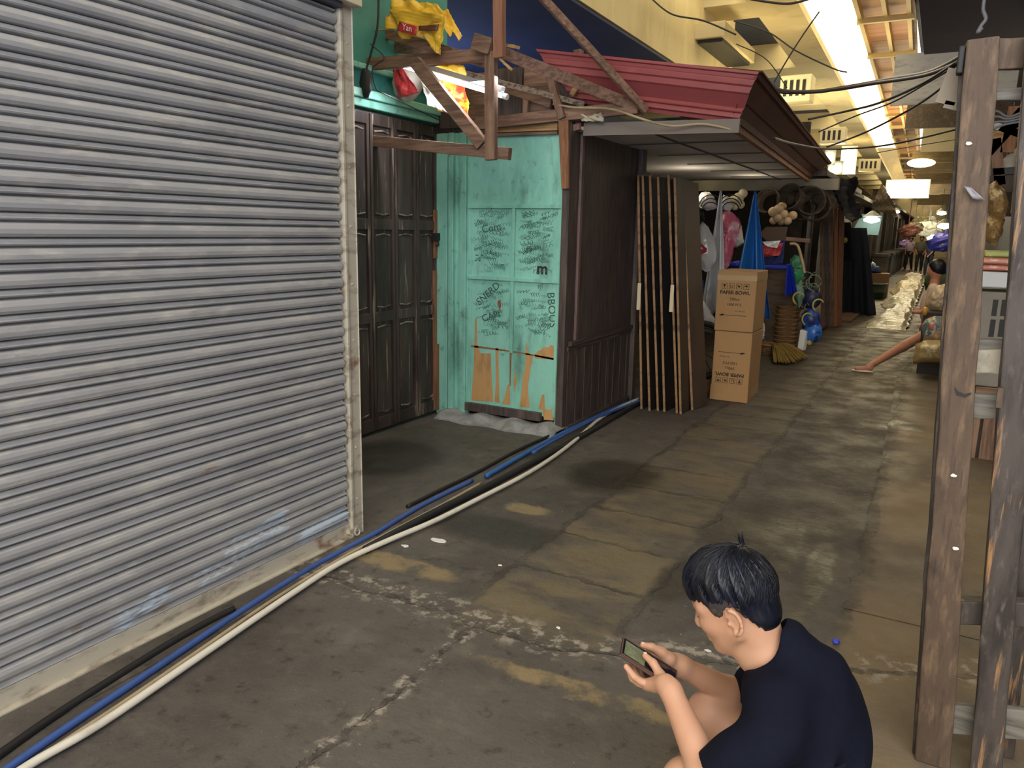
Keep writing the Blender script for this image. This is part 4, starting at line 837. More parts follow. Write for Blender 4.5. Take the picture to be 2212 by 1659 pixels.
for A, B, C_, t in ((HPL, KL, AL, -1), (HPR, KR, AR, 1)):
    S.cap(A, B, .085, .056, .02); S.ell(B+np.array([-.006, 0, .006]), (.052, .050, .052), .02); M_ = B+(C_-B)*.3+np.array([.02, 0, 0]); S.cap(B, M_, .052, .056, .02); S.cap(M_, C_, .056, .034, .02)
    S.cap(C_+np.array([.02, 0, -.045]), C_+np.array([-.02, 0, -.02]), .034, .036, .02); S.chain([C_+np.array([-.0, 0, -.05]), C_+np.array([-.12, t*.01, -.062]), C_+np.array([-.16, t*.012, -.066])], [.036, .028, .018], .02)
    for q in range(5): S.cap(C_+np.array([-.13, t*(.028-.015*q), -.068]), C_+np.array([-.185+.006*q, t*(.032-.016*q), -.07]), .012, .0105-.0008*q, .003)
body = link('body', S.mesh('body', 1), m_skin, boy, smooth=True)
# shirt
m_shirt = mat('black_cotton', '0f1220', .9, [('161b2c', 3, (1, 1, 1), .45, .65, .6)], bump=(5, (1, 1, 1.6), .55, .03), spec=.12)
T = SDF((-.52, 1.36, .1), (.08, 2.02, .86), .0038)
T.ell([-.175, 1.68, .575], (.112, .178, .115), .03); T.ell([-.13, 1.68, .49], (.125, .175, .15), .05); T.ell([-.115, 1.68, .33], (.115, .18, .15), .05)
T.cap([-.20, 1.57, .615], [-.21, 1.80, .61], .062, .06, .04); T.cap([-.205, 1.68, .690], [-.15, 1.68, .63], .058, .08, .04)
hemL, hemR = SL+(EL-SL)*.80+np.array([-.04, .004, .01]), SR+(ER-SR)*.86+np.array([-.015, 0, .006])
T.cap(SL, hemL, .062, .072, .04); T.cap(SR, hemR, .060, .072, .04)
dL, dR = (hemL-SL)/np.linalg.norm(hemL-SL), (hemR-SR)/np.linalg.norm(hemR-SR)
# folds pressed into the cloth
for a, b_, r_f in (([-.05, 1.52, .55], [-.15, 1.47, .43], .004), ([-.07, 1.50, .44], [-.2, 1.48, .36], .004), ([-.03, 1.60, .50], [-.06, 1.52, .36], .004)):
    a = np.array(a); b_ = np.array(b_); T.cap(a, b_, r_f, r_f, .03)
T.chain([H(-.03, 0, -.06), [-.256, 1.68, .710], [-.262, 1.68, .665]], [.052, .056, .056], .006, 'sub')
for h_, d_, rr in ((hemL, dL, .070), (hemR, dR, .062)):
    T.cap(h_+d_*.045, h_+d_*.14, rr+.02, rr+.02, .006, 'sub')
T.ell([-.30, 1.655, .70], (.085, .08, .07), .012, None, 'sub')
sg = [T.lo[k]+T.h*np.arange(T.n[k]) for k in range(3)]; gx, gy, gz = np.meshgrid(*sg, indexing='ij')
T.F += (.0016*np.sin(30*gx+12*gy+3*np.sin(16*gz))+.0016*np.sin(34*gz+20*gy+2*np.sin(20*gx))+.0016*np.sin(55*gx-30*gz+25*gy)).astype(np.float32)
shirt = link('t_shirt', T.mesh('t_shirt', 2), m_shirt, boy, smooth=True)
# shorts
m_shorts = mat('dark_shorts', '22232b', .9)
T2 = SDF((-.4, 1.4, .05), (.08, 1.98, .45), .005)
T2.ell([-.09, 1.68, .26], (.125, .18, .12), .03)
for A, B in ((HPL, KL), (HPR, KR)): T2.cap(A, A+(B-A)*.45, .098, .092, .03)
link('shorts', T2.mesh('shorts', 1), m_shorts, boy, smooth=True)
# hair: close shell thinning towards the sides plus combed strands from the crown
m_hair = mat('black_hair', '090a10', .42, [('131a2c', 5, (1, 1, 1), .4, .6, .8)], spec=.4)
m_fade = mat('clipped_hair', '2a2422', .8)
ER_ = np.array([.094, .073, .092]); EC = np.array([-.004, 0, .012])
def hlim(th):  # lower hair limit (u) around the head, th = 0 front, pi back
    th = np.abs(th); return np.interp(th, [0, .5, .85, 1.15, 1.5, 1.8, 2.2, 2.6, 3.15], [.030, .022, .014, .006, .012, .006, -.05, -.090, -.098])
G = SDF(tuple(HC-.17), tuple(HC+.17), .003); sl, P = G.sub(HC-.15, HC+.15, 0)
Lc = (P-HC) @ HM; q = Lc-EC; th = np.arctan2(np.abs(q[..., 1]), q[..., 0]); lim = hlim(th)
thick = .004+.010*np.clip((q[..., 2]-(.0-.05*(th > 2.0)))/.05, 0, 1)+.006*np.clip(1-np.abs(th)/.8, 0, 1)
phi = np.arctan2(Lc[..., 1], Lc[..., 0]+.04); thick = thick+.0022*np.sin(phi*19+Lc[..., 2]*40)+.0015*np.sin(phi*37)
rr = ER_+thick[..., None]; k0 = np.linalg.norm(q/rr, axis=-1); k1 = np.linalg.norm(q/(rr*rr), axis=-1); d = k0*(k0-1)/np.maximum(k1, 1e-6)
q3 = Lc-np.array([-.046, 0, -.045]); r3 = np.array([.054, .060, .056]); k0 = np.linalg.norm(q3/r3, axis=-1); k1 = np.linalg.norm(q3/(r3*r3), axis=-1); d2 = k0*(k0-1)/np.maximum(k1, 1e-6); hh = np.clip(.5+.5*(d2-d)/.02, 0, 1); d = d2*(1-hh)+d*hh-.02*hh*(1-hh)
jag = .004*np.sin(th*40)+.003*np.sin(th*91)
G.F[sl] = np.maximum(d, (lim+jag-Lc[..., 2])*.8).astype(np.float32)
hair = link('hair', G.mesh('hair', 1), m_hair, boy, smooth=True)
G2 = SDF(tuple(HC-.17), tuple(HC+.17), .003); rr2 = ER_+.0032; k0 = np.linalg.norm(q/rr2, axis=-1); k1 = np.linalg.norm(q/(rr2*rr2), axis=-1); dd_ = k0*(k0-1)/np.maximum(k1, 1e-6)
lim2 = np.interp(th, [0, .75, .95, 1.1, 1.35, 1.5, 1.8, 2.2, 3.15], [.06, .03, .008, -.022, -.022, -.004, -.004, -.06, -.06])
G2.F[sl] = np.maximum(dd_, (lim2+jag*.4-Lc[..., 2])*.8).astype(np.float32)
link('clipped_sides', G2.mesh('clipped_sides', 1), mat('clipped_side_hair', '2f2a2b', .7, [('6b5446', 60, (1, 1, 1), .5, .66, .6)]), boy, smooth=True)
mb = MB(); Wh = np.array([-.50, -.12, .86]); Wh /= np.linalg.norm(Wh)
t1 = np.cross(Wh, [0, 1, 0]); t1 /= np.linalg.norm(t1); t2 = np.cross(Wh, t1)
for i in range(2100):
    ph = random.uniform(0, 2*math.pi); s0 = random.uniform(.07, 1.35); ln = random.uniform(.35, .8); Tn = t1*math.cos(ph)+t2*math.sin(ph); pts = []; rs = []; base = random.uniform(.0, .004)
    for k in range(9):
        s_ = s0+ln*k/8; sw = .16*math.sin(s_*1.4); T3 = t1*math.cos(ph+sw)+t2*math.sin(ph+sw); n_ = math.cos(s_)*Wh+math.sin(s_)*T3
        loc = EC+n_*ER_; th_ = math.atan2(abs(loc[1]), loc[0]-EC[0]); front = max(0, 1-th_/.8); lowest = float(hlim(th_))-.028*front-random.uniform(0, .004)
        if loc[2] < lowest: break
        tk = .003+.010*min(max((loc[2]-EC[2]-(-.05 if th_ > 2 else 0))/.05, 0), 1)+.006*front
        pts.append(H(*(EC+n_*(ER_+tk+base*math.sin(math.pi*min(1, k/6)))))); rs.append(.0013*(1-.75*k/8))
    if len(pts) > 2: mb.tube(pts, rs, 3, False)
for i in range(9):  # the tuft sticking up at the crown
    a = H(-.055+random.uniform(-.008, .008), -.035+random.uniform(-.008, .008), .108); v = HU*random.uniform(.012, .024)+HF*random.uniform(-.014, .006)+HL*random.uniform(-.008, .008); mb.tube([a-HU*.01, a+v*.5, a+v+HF*random.uniform(-.004, .006)], [.0016, .0012, .0004], 3, False)
mb.build('hair_strands', m_hair, boy, smooth=True)
for s_ in (-1, 1):
    mb = MB()
    for k in range(26): a = H(.083-abs(k/25-.3)*.022, s_*(.014+.036*k/25), .006+.003*math.sin(k/25*3)); mb.tube([a, a+HL*s_*.006+HU*.003], [.0011, .0004], 3, False)
    mb.build('eyebrow', m_hair, boy)
    mb = MB().tube([H(.0835-abs(t-.5)**2*.02, s_*(.019+.024*t), -.023+.0*t) for t in [i/8 for i in range(9)]], .0011, 4); mb.build('eyelashes', m_hair, boy)
# nail plates of the two thumbs
for (a, b_, n_) in ((.0215, -.0005, .0195), (.0285, .0445, .016)):
    MB().blob(PH(a, b_, n_), (.005, .004, .0015), 10, 5).build('thumb_nail', mat('pink_nail', 'e6b8a6', .3), boy, smooth=True)
# phone held in both hands
ph_ = thing('phone', 'phone in a clear brown-edged case held sideways in both hands', 'phone', tuple(PC))
def pbox(name, a0, a1, b0, b1, n0, n1, m, bev=.0):
    P = [PH(a, b, n) for n in (n0, n1) for a, b in ((a0, b0), (a1, b0), (a1, b1), (a0, b1))]
    return MB().add(P, [(0, 3, 2, 1), (4, 5, 6, 7), (0, 1, 5, 4), (1, 2, 6, 5), (2, 3, 7, 6), (3, 0, 4, 7)]).build(name, m, ph_, bevel=bev)
m_case = mat('brown_case_rubber', '4a352e', .35)
pbox('case', -.078, .078, -.041, .041, -.006, .002, m_case, .003)
for q in ((-.078, .078, -.041, -.0375), (-.078, .078, .0375, .041), (-.078, -.0745, -.041, .041), (.0745, .078, -.041, .041)): pbox('case_rim', *q, .0, .0055, m_case, .001)
pbox('screen', -.0745, .0745, -.0375, .0375, .002, .0035, mat('phone_glass', '15151f', .08, spec=.8))
pbox('screen_picture', .012, .069, -.031, .031, .0035, .0038, mat('phone_picture', '59604a', .2, [('7a8266', 20, (1, 1, 1), .45, .6, .8), ('2c2f28', 30, (1, 1, 1), .58, .62, .9)], emit=('5c6348', .25)))
pbox('screen_picture', -.02, .0, -.012, .02, .0035, .0038, mat('phone_picture2', '7a6650', .2, emit=('6a5a46', .2)))
# low plastic stool under him
st = thing('stool', 'low dark plastic stool under the squatting person, mostly below the picture edge', 'stool', (-.07, 1.68, 0))
MB().box((-.19, 1.56, .13), (.05, 1.80, .155)).build('seat', m_shorts, st, bevel=.01)
for x in (-.17, .03):
    for y in (1.58, 1.78): MB().beam((x, y, 0), (x, y, .13), .025, .025).build('leg', m_shorts, st)

# ================================================================== goods of the open stall beyond the cartons
def T_(o, label, cat, group=None): return tag(o, label, cat, group)
m_clear = mat('translucent_plastic', 'cfd2d6', .25, [('a9adb4', 5, (1, 1, 1), .5, .65, .6), ('f2f2f2', 9, (1, 1, .5), .6, .66, .8)], spec=.7)
m_pinkp = mat('pink_plastic', 'c8647e', .3, [('e3b9c4', 6, (1, 1, 1), .52, .62, .8), ('a04058', 4, (1, 1, 1), .55, .65, .5)])
m_bluet = mat('blue_tarp', '2f78c8', .35, [('2560a6', 2, (1, 1, .3), .5, .65, .6), ('69a4e2', 4, (2, 2, .2), .63, .68, .7)])
m_wick = mat('wicker', '8a6a44', .8, [('5b432b', 7, (1, 1, 4), .45, .6, .7), ('b09062', 9, (1, 1, 5), .58, .68, .6)], bump=(30, (1, 1, 2), .8, .008))
m_straw = mat('olive_straw', '8e7638', .8, [('6a5626', 6, (1, 6, 6), .45, .6, .7), ('b09a54', 8, (1, 6, 6), .6, .7, .6)])
m_wend = mat('pale_turned_wood', 'b39a78', .6, [('8a7150', 5, (1, 1, 1), .5, .65, .6)])
YS = 8.6
# back and side of the stall
st_ = structure(MB().box((-6, 12.8, 0), (-1.95, 12.9, 3.3)).box((-4.2, 6.9, 0), (-4.1, 12.9, 3.0)).build('wall_stall_back', mat('dark_stall_wall', '2c2826', .9, [('4a4038', 2, (1, 1, 1), .5, .65, .7)])))
structure(MB().box((-6, 11.7, 2.42), (-1.5, 17, 2.5)).build('ceiling_stall', m_darkwood))
# tall hanging sheets: gathered at a hook, opening into pleats
def hung_cone(name, apex, wtop, bl, br, Y, m, label, cat, pleats=5, depth=.12, seed=0, notch=.0):
    A = ay(*apex, Y); L_, R_ = ay(*bl, Y), ay(*br, Y); r = random.Random(seed); ph = r.uniform(0, 6)
    def fn(u, v):
        t = v**.85; l = A.lerp(L_, v); q = A.lerp(R_, v); c = l.lerp(q, u); h = math.sin(u*math.pi*pleats+ph)*depth*t+.3*math.sin(u*31+v*6)*depth*.3*t
        return Vector((c.x+(u-.5)*wtop, Y+h+.15*t*math.sin(u*3.1), c.z+notch*math.sin(u*9+seed)*t-.004*math.sin(v*40)*t))
    o = MB().grid(fn, 36, 30).build(name, m, smooth=True); md = o.modifiers.new('solid', 'SOLIDIFY'); md.thickness = .003; return T_(o, label, cat)
hung_cone('plastic_sheet', (1557, 412), .02, (1508, 700), (1562, 660), YS, m_clear, 'tall gathered clear white plastic sheet hanging at the stall front', 'plastic sheet', 4, .08, 3, .03)
hung_cone('blue_tarp', (1632, 413), .02, (1588, 640), (1664, 700), YS+.1, m_bluet, 'bright blue tarp hanging in a tall pleated cone behind the cartons', 'tarp', 4, .1, 5, .04)
def bag(name, pts, Y, m, label, cat='bag', seed=0, fat=.09, group=None, parent=None):
    """puffed bag with the outline pts (sight points, clockwise)"""
    P = [ay(x, y, Y) for x, y in pts]; c = sum(P, Vector())/len(P); r = random.Random(seed); n = 28; out = []
    per = [(P[i], P[(i+1) % len(P)]) for i in range(len(P))]; tot = sum((b-a).length for a, b in per); k = 0; acc = 0
    for i in range(n):
        d = tot*i/n
        while d > acc+(per[k][1]-per[k][0]).length: acc += (per[k][1]-per[k][0]).length; k += 1
        out.append(per[k][0].lerp(per[k][1], (d-acc)/(per[k][1]-per[k][0]).length))
    vs = []; rings = 7
    for s_ in (-1, 1):
        for j in range(rings):
            t = j/rings
            for q in out: vs.append(c.lerp(q, 1-t*.97)+Vector((r.uniform(-.006, .006), s_*(fat*math.sin(math.pi/2*min(1, t*1.5)))+r.uniform(-.012, .012), r.uniform(-.006, .006))))
    fs = []
    for h in range(2):
        o = h*rings*n
        for j in range(rings-1):
            for i in range(n): fs.append((o+j*n+i, o+j*n+(i+1) % n, o+(j+1)*n+(i+1) % n, o+(j+1)*n+i))
        fs.append(tuple(o+(rings-1)*n+i for i in range(n)))
    for i in range(n): fs.append((i, (i+1) % n, rings*n+(i+1) % n, rings*n+i))
    o = MB().add(vs, fs).build(name, m, parent, smooth=True)
    return T_(o, label, cat, group) if parent is None else o
pb = thing('plastic_bag', 'white plastic bag with a red print hanging left of the clear sheet', 'bag', tuple(ay(1522, 540, YS-.15)))
bag('bag_body', [(1517, 478), (1530, 490), (1545, 520), (1548, 560), (1530, 590), (1505, 575), (1492, 560), (1492, 515), (1504, 500)], YS-.15, m_clear, '', seed=1, parent=pb)
MB().prism([ay(x, y, YS-.255) for x, y in ((1498, 552), (1508, 540), (1520, 538), (1528, 543), (1518, 548), (1507, 554))], (0, .004, 0)).prism([ay(x, y, YS-.255) for x, y in ((1508, 526), (1513, 524), (1528, 538), (1524, 542))], (0, .004, 0)).build('red_print', m_bagr, pb)
bag('plastic_bag', [(1562, 457), (1575, 455), (1596, 470), (1600, 490), (1590, 520), (1575, 575), (1560, 590), (1556, 540), (1556, 480)], YS+.2, m_pinkp, 'pink plastic packet bag hanging between the clear sheet and the blue tarp', seed=2)
bag('plastic_bag', [(1585, 475), (1600, 480), (1607, 525), (1590, 535), (1580, 530)], YS+.5, m_white, 'small white bag just right of the pink packet bag', seed=4)
bag('plastic_bag', [(1515, 416), (1533, 414), (1545, 430), (1548, 450), (1530, 455), (1512, 448), (1503, 436)], YS+.4, m_white, 'white cloth bundle hanging highest at the left of the stall front', 'bag', 5)
bag('plastic_bag', [(1562, 420), (1578, 428), (1582, 448), (1572, 460), (1560, 452)], YS+.5, m_white, 'small white bundle behind the top of the clear sheet', 'bag', 6)
ct = thing('cup_stack', 'cream round cups hanging in a net at the top left of the stall', 'cups', tuple(ay(1595, 435, YS+.6)))
for x, y, r in ((1583, 433, 10), (1595, 428, 12), (1605, 418, 10), (1600, 442, 9), (1588, 446, 8)): MB().blob(ay(x, y, YS+.6), (r/185, r/185, r/185), 14, 8).build('cup', mat('cream_cup', 'dccfa8', .5), ct, smooth=True)
for i, (x, y) in enumerate(((1535, 446), (1578, 446))):
    mb = MB(); 
    for k in range(3): mb.torus(ay(x, y+k*5, YS+.3), .13-.015*k, .006, (0, 1, .2), 20, 6, .2, 2.9)
    T_(mb.build('wire_hangers', m_black, smooth=True), 'black curved wire hangers %s' % ('over the white bundle at the stall front' if i == 0 else 'below the cream cups at the stall front'), 'hangers')
bag('orange_cloth', [(1494, 470), (1503, 455), (1510, 480), (1502, 510), (1492, 505)], YS, mat('orange_cloth', 'b07050', .8), 'small orange brown cloth beside the rightmost leaning board', 'cloth', 7)
bag('black_umbrella', [(1492, 445), (1503, 440), (1520, 458), (1524, 480), (1508, 470)], YS-.1, m_black, 'small black folded umbrella hanging above the orange cloth', 'umbrella', 8, .04)
bag('blue_bag', [(1495, 610), (1520, 605), (1525, 640), (1512, 655), (1496, 650)], YS+.3, mat('blue_cloth', '2c4478', .7), 'blue bundle low behind the clear sheet at left', 'bag', 9)
bag('plastic_bag', [(1498, 668), (1520, 650), (1545, 690), (1545, 720), (1500, 712)], YS-.1, m_clear, 'crumpled clear plastic bag above the wheel', 'bag', 10)
bag('plastic_bag', [(1640, 690), (1652, 700), (1650, 735), (1636, 738)], YS+.6, m_clear, 'crumpled clear plastic bag at the lower right edge of the blue tarp', 'bag', 11)
# wheel
wc = ay(1513, 752, 8.25); wc.z = .335; wh = thing('cart_wheel', 'black spoked cart wheel standing behind the leaning boards', 'wheel', tuple(wc))
MB().torus(wc, .30, .035, (.45, -1, 0), 30, 10).build('tyre', m_black, wh, smooth=True); MB().torus(wc, .262, .016, (.45, -1, 0), 30, 8).build('rim', mat('rusty_rim', '4b3a36', .5), wh, smooth=True)
sp_ = MB(); qx = Vector((1, .45, 0)).normalized()
for k in range(12): a = k*math.pi/6; sp_.tube([wc, wc+qx*.25*math.cos(a)+Vector((0, 0, .25*math.sin(a)))], .006, 5)
sp_.build('spokes', mat('rusty_rim', '4b3a36', .5), wh); MB().lathe(wc-Vector((.02, -.05, 0)), [(.03, 0), (.04, .02), (.04, .08), (.03, .1)], 12, (.45, -1, 0), True).build('hub', m_metalg, wh)
T_(MB().blob(ay(1518, 838, 7.6)+Vector((0, 0, -.02)), (.1, .16, .11), 14, 8, .06).build('straw_bundle', m_wick, smooth=True), 'woven straw bundle on the ground between the boards and the cartons', 'bundle')
# red, white and blue cloth, blue tubs, wooden crate
YR = 9.6
T_(crumple('folded_cloth', [ay(1645, 530, YR), ay(1692, 525, YR), ay(1683, 552, YR), ay(1648, 556, YR)], m_bagr, amp=.02, seed=31), 'red folded cloth hanging right of the blue tarp', 'cloth')
T_(crumple('folded_cloth', [ay(1646, 522, YR-.05), ay(1686, 520, YR-.05), ay(1678, 536, YR-.05), ay(1655, 532, YR-.05)], m_white, amp=.01, seed=32), 'white folded cloth over the red one', 'cloth')
T_(crumple('folded_cloth', [ay(1640, 545, YR+.06), ay(1697, 515, YR+.06), ay(1690, 570, YR+.06), ay(1645, 572, YR+.06)], mat('dark_blue_cloth', '26306a', .8), amp=.02, seed=33), 'dark blue cloth behind the red one', 'cloth')
tb = thing('crate', 'dark blue and wooden crate behind the basket stack', 'crate', (ay(1690, 660, 11).x, 11, 0))
a_, b2_ = ay(1652, 580, 11), ay(1708, 720, 11)
MB().box((a_.x, 11, 0), (b2_.x, 11.4, a_.z)).build('crate_body', mat('dim_wood_crate', '5b4a3e', .8, [('3a2f28', 3, (1, 1, 5), .45, .6, .8)]), tb, bevel=.01)
MB().box((a_.x-.03, 10.97, a_.z), (b2_.x+.03, 11.43, a_.z+.05)).build('blue_rim', mat('royal_blue_plastic', '2438c0', .4), tb, bevel=.01)
bag('blue_bag', [(1572, 568), (1598, 562), (1600, 576), (1574, 578)], YS+.7, mat('royal_blue_plastic', '2438c0', .4), 'royal blue plastic bundle seen above the upper carton', 'bag', 12)
hung_cone('blue_sheet', (1705, 570), .05, (1700, 640), (1716, 630), 10.6, mat('royal_blue_plastic', '2438c0', .4), 'royal blue plastic strip hanging right of the crate', 'plastic sheet', 3, .03, 6)
# bundles of turned wooden ladle heads and hanging baskets under the beam
lb = thing('wooden_ladles', 'bunch of pale turned wooden ladle heads hanging under the beam', 'ladles', tuple(ay(1684, 468, 10.4)))
for x, y, r in ((1670, 457, 10), (1686, 450, 9), (1694, 462, 9), (1681, 470, 9), (1670, 477, 8), (1686, 480, 8), (1699, 478, 8), (1712, 466, 9), (1694, 446, 7)): MB().lathe(ay(x, y, 10.4+random.uniform(-.1, .1)), [(0, -.02), (r/160*.8, 0), (r/160, .03), (r/160, .09), (r/160*.7, .12), (0, .125)], 14, (random.uniform(-.4, .4), -1, random.uniform(-.3, .3))).build('ladle_head', m_wend, lb, smooth=True)
def basket(c, r, h, m, label, name='basket', axis=(0, 0, 1), rim=True, group=None, handle=False):
    c = Vector(c); b = thing(name, label, 'basket', tuple(c), group); pr = [(r*.8, 0), (r*.88, h*.3), (r*.96, h*.7), (r, h), (r*.95, h), (r*.84, h*.3), (r*.76, .02)]
    MB().lathe(c, pr, 20, axis).build('woven_body', m, b, smooth=True); q = Vector(axis).normalized()
    rb = MB()
    for k in range(5): rb.torus(c+q*h*(k+.5)/5, r*(.84+.14*(k+.5)/5)+.004, .007, axis, 20, 5)
    rb.build('woven_ribs', m, b, smooth=True)
    if rim: MB().torus(c+q*h, r, .014, axis, 20, 6).build('rim', m, b, smooth=True)
    if handle: MB().torus(c+q*h, r*.75, .01, (.3, -1, 0), 16, 6, 0, math.pi).build('handle', m, b, smooth=True)
    return b
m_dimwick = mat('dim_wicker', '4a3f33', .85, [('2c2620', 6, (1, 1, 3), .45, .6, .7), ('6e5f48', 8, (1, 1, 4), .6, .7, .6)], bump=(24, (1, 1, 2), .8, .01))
for k, (x, y, r, lab) in enumerate(((1668, 440, .16, 'left of the ladles'), (1717, 432, .17, 'above the ladles at right'), (1745, 440, .19, 'second from the right under the beam'), (1760, 452, .2, 'rightmost under the beam'), (1728, 458, .15, 'lowest under the beam'))):
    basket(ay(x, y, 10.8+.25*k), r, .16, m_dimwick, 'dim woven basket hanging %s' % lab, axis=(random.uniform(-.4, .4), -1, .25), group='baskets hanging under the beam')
for k, (x, y, r) in enumerate(((1705, 425, .11), (1735, 421, .12), (1770, 424, .12), (1790, 440, .12), (1782, 462, .11))):
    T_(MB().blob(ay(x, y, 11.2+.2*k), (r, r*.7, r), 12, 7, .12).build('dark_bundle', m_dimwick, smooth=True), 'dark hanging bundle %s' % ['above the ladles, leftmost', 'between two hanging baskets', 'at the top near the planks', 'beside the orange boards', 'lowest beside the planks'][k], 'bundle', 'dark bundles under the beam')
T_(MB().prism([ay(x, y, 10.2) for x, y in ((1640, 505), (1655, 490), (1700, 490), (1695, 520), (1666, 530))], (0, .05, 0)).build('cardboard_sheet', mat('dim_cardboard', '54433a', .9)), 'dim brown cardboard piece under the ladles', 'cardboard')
T_(MB().beam(ay(1690, 515, 10.8), ay(1750, 520, 10.8), .1, .05).build('shelf_board', m_brown_x), 'short brown shelf board under the hanging baskets', 'shelf')
# stacked woven baskets
bx_, by_ = az(1694, 760, 0).x, az(1694, 760, 0).y
hb_ = ay(1694, 660, by_).z; nb = 11
for k in range(nb):
    z = k*hb_/nb; basket((bx_+.008*math.sin(k*2.1), by_, z), .155, hb_/nb*.96, m_wick, 'square-woven brown basket, number %s of the tall stack' % 'bottom second third fourth fifth middle seventh eighth ninth tenth top'.split()[k] if k not in (0, 5, 10) else 'woven brown basket at the %s of the tall stack' % {0: 'bottom', 5: 'middle', 10: 'top'}[k], rim=True, group='stack of woven baskets')
hd = MB().tube(catmull([ay(1668, 660, by_), ay(1672, 620, by_), ay(1682, 604, by_), ay(1700, 602, by_), ay(1712, 640, by_), ay(1722, 662, by_)]), .012, 7).tube(catmull([ay(1700, 602, by_-.1), ay(1722, 625, by_-.1), ay(1735, 650, by_-.1)]), .01, 7)
T_(hd.build('cane_loop', m_wend, smooth=True), 'tall looped cane rising above the basket stack', 'cane')
T_(MB().tube(catmull([ay(1706, 527, 10.5), ay(1722, 530, 10.5), ay(1732, 560, 10.5), ay(1738, 590, 10.5)]), .018, 8).build('cane_stick', m_wend, smooth=True), 'pale hooked cane stick leaning beside the green bag', 'stick')
bag('green_bag', [(1707, 560), (1718, 550), (1732, 555), (1738, 575), (1735, 600), (1720, 615), (1712, 600), (1708, 580)], 10.7, mat('green_plastic', '3f9a6c', .35, [('2a5c44', 4, (1, 1, 1), .5, .62, .8)]), 'green plastic bag hanging beside the planks', 'bag', 13)
bag('green_bag', [(1718, 600), (1732, 605), (1738, 640), (1726, 668), (1716, 640)], 10.8, mat('pale_green_net', '6f9282', .6), 'pale green net bag under the green plastic bag', 'bag', 14)
# rope tangle and blue packs
tg = MB(); rr_ = random.Random(5)
for k in range(16):
    c = ay(rr_.uniform(1735, 1768), rr_.uniform(600, 665), 10.9); tg.torus(c, rr_.uniform(.04, .10), .008, (rr_.uniform(-1, 1), -1, rr_.uniform(-.6, .6)), 14, 5, rr_.uniform(0, 2), rr_.uniform(4, 6.2))
T_(tg.build('rope_tangle', mat('grey_green_rope', '6f7d70', .8), smooth=True), 'tangle of grey green rope hanging left of the planks', 'rope')
yl = MB()
for x, y in ((1768, 660), (1745, 690), (1725, 645)): yl.torus(ay(x, y, 10.7), .08, .012, (.8, -1, .2), 14, 5, .5, 4.2)
T_(yl.build('rope_loops', mat('yellow_cord', 'b0ac5c', .6), smooth=True), 'loops of yellow cord over the blue packs', 'cord')
for k, (x, y, w_, m_, lab) in enumerate(((1752, 645, .12, mat('navy_pack', '23284a', .4, [('4a68c0', 5, (1, 1, 1), .55, .62, .9)]), 'upper dark blue patterned pack under the rope tangle'), (1750, 690, .13, mat('blue_pack', '2a50b0', .35, [('c8ccd8', 5, (1, 1, 1), .58, .62, .9), ('1a2040', 4, (1, 1, 1), .5, .56, .8)]), 'middle bright blue and white pack hanging left of the planks'), (1756, 718, .12, mat('blue_pack2', '3a78d8', .3, [('18203c', 5, (1, 1, 1), .5, .56, .9)]), 'lowest bright blue pack near the ground by the planks'))):
    T_(MB().blob(ay(x, y, 10.9), (w_, .08, w_*1.1), 14, 9, .12).build('blue_pack', m_, smooth=True), lab, 'packet')
T_(MB().prism([ay(x, y, 10.8) for x, y in ((1722, 752), (1728, 712), (1742, 716), (1734, 758))], (.03, .08, 0)).build('white_packet', m_white, bevel=.01), 'white packet standing on the ground right of the basket stack', 'packet')
T_(MB().blob(ay(1749, 738, 10.9), (.04, .04, .05), 10, 7).build('yellow_jar', mat('yellow_jar', 'c2b860', .4), smooth=True), 'small pale yellow jar on the ground by the blue packs', 'jar')
basket((az(1650, 768).x, az(1650, 768).y+.2, 0), .16, .13, m_wick, 'low wide woven basket on the ground beside the lower carton')
# broom
br = thing('straw_broom', 'olive straw hand broom lying with its fan on the ground', 'broom', (az(1700, 770).x, az(1700, 770).y, 0))
h0 = az(1668, 745, .10); tipL, tipM, tipR = az(1672, 786, .02), az(1712, 788, .02), az(1750, 774, .015)
mb = MB()
for k in range(150):
    u = random.random(); e_ = (tipL.lerp(tipM, u*2) if u < .5 else tipM.lerp(tipR, u*2-1))*1.0; e_ = h0.lerp(e_, random.uniform(.8, 1.0)); m1 = h0.lerp(e_, .45)+Vector((.03*(u-.3), 0, .07+random.uniform(-.02, .02)))
    mb.tube(catmull([h0+Vector((random.uniform(-.02, .02), random.uniform(-.02, .02), random.uniform(-.02, .02))), m1, e_+Vector((0, 0, random.uniform(0, .02)))], 5), [.009]*10+[.004], 4, False)
mb.build('straw_fan', m_straw, br, smooth=True)
MB().tube([h0, h0+Vector((-.1, .05, .02)), h0+Vector((-.32, .12, -.02))], .016, 8).build('broom_handle', m_wend, br)
# upright planks
for k, (xt, xb, w_, m_, lab) in enumerate(((1774, 1778, .07, m_brown_z, 'leftmost'), (1784, 1787, .08, m_darkwood, 'second from left'), (1795, 1797, .07, m_brown_z, 'middle one'), (1806, 1805, .06, mat('orange_plank', '94603e', .7), 'second from right'), (1819, 1812, .09, mat('orange_plank2', '7e5236', .7, [('5a3a26', 3, (4, 4, 1), .5, .65, .6)]), 'rightmost'))):
    p = az(xb, 706, 0); q = ay(xt, 432 if k < 3 else 440, p.y+.2); p.z = .01
    T_(MB().beam(p, q, .04, w_, (1, 0, 0)).build('upright_plank', m_, bevel=.004), 'upright plank leaning on the stall corner, %s of five' % lab, 'plank', 'planks standing at the stall corner')
T_(MB().blob(az(1770, 702, .09), (.12, .12, .1), 12, 8, .1).build('pink_net_bag', mat('dim_pink_net', '6e4a50', .8), smooth=True), 'dim pinkish net bag at the foot of the planks', 'bag')

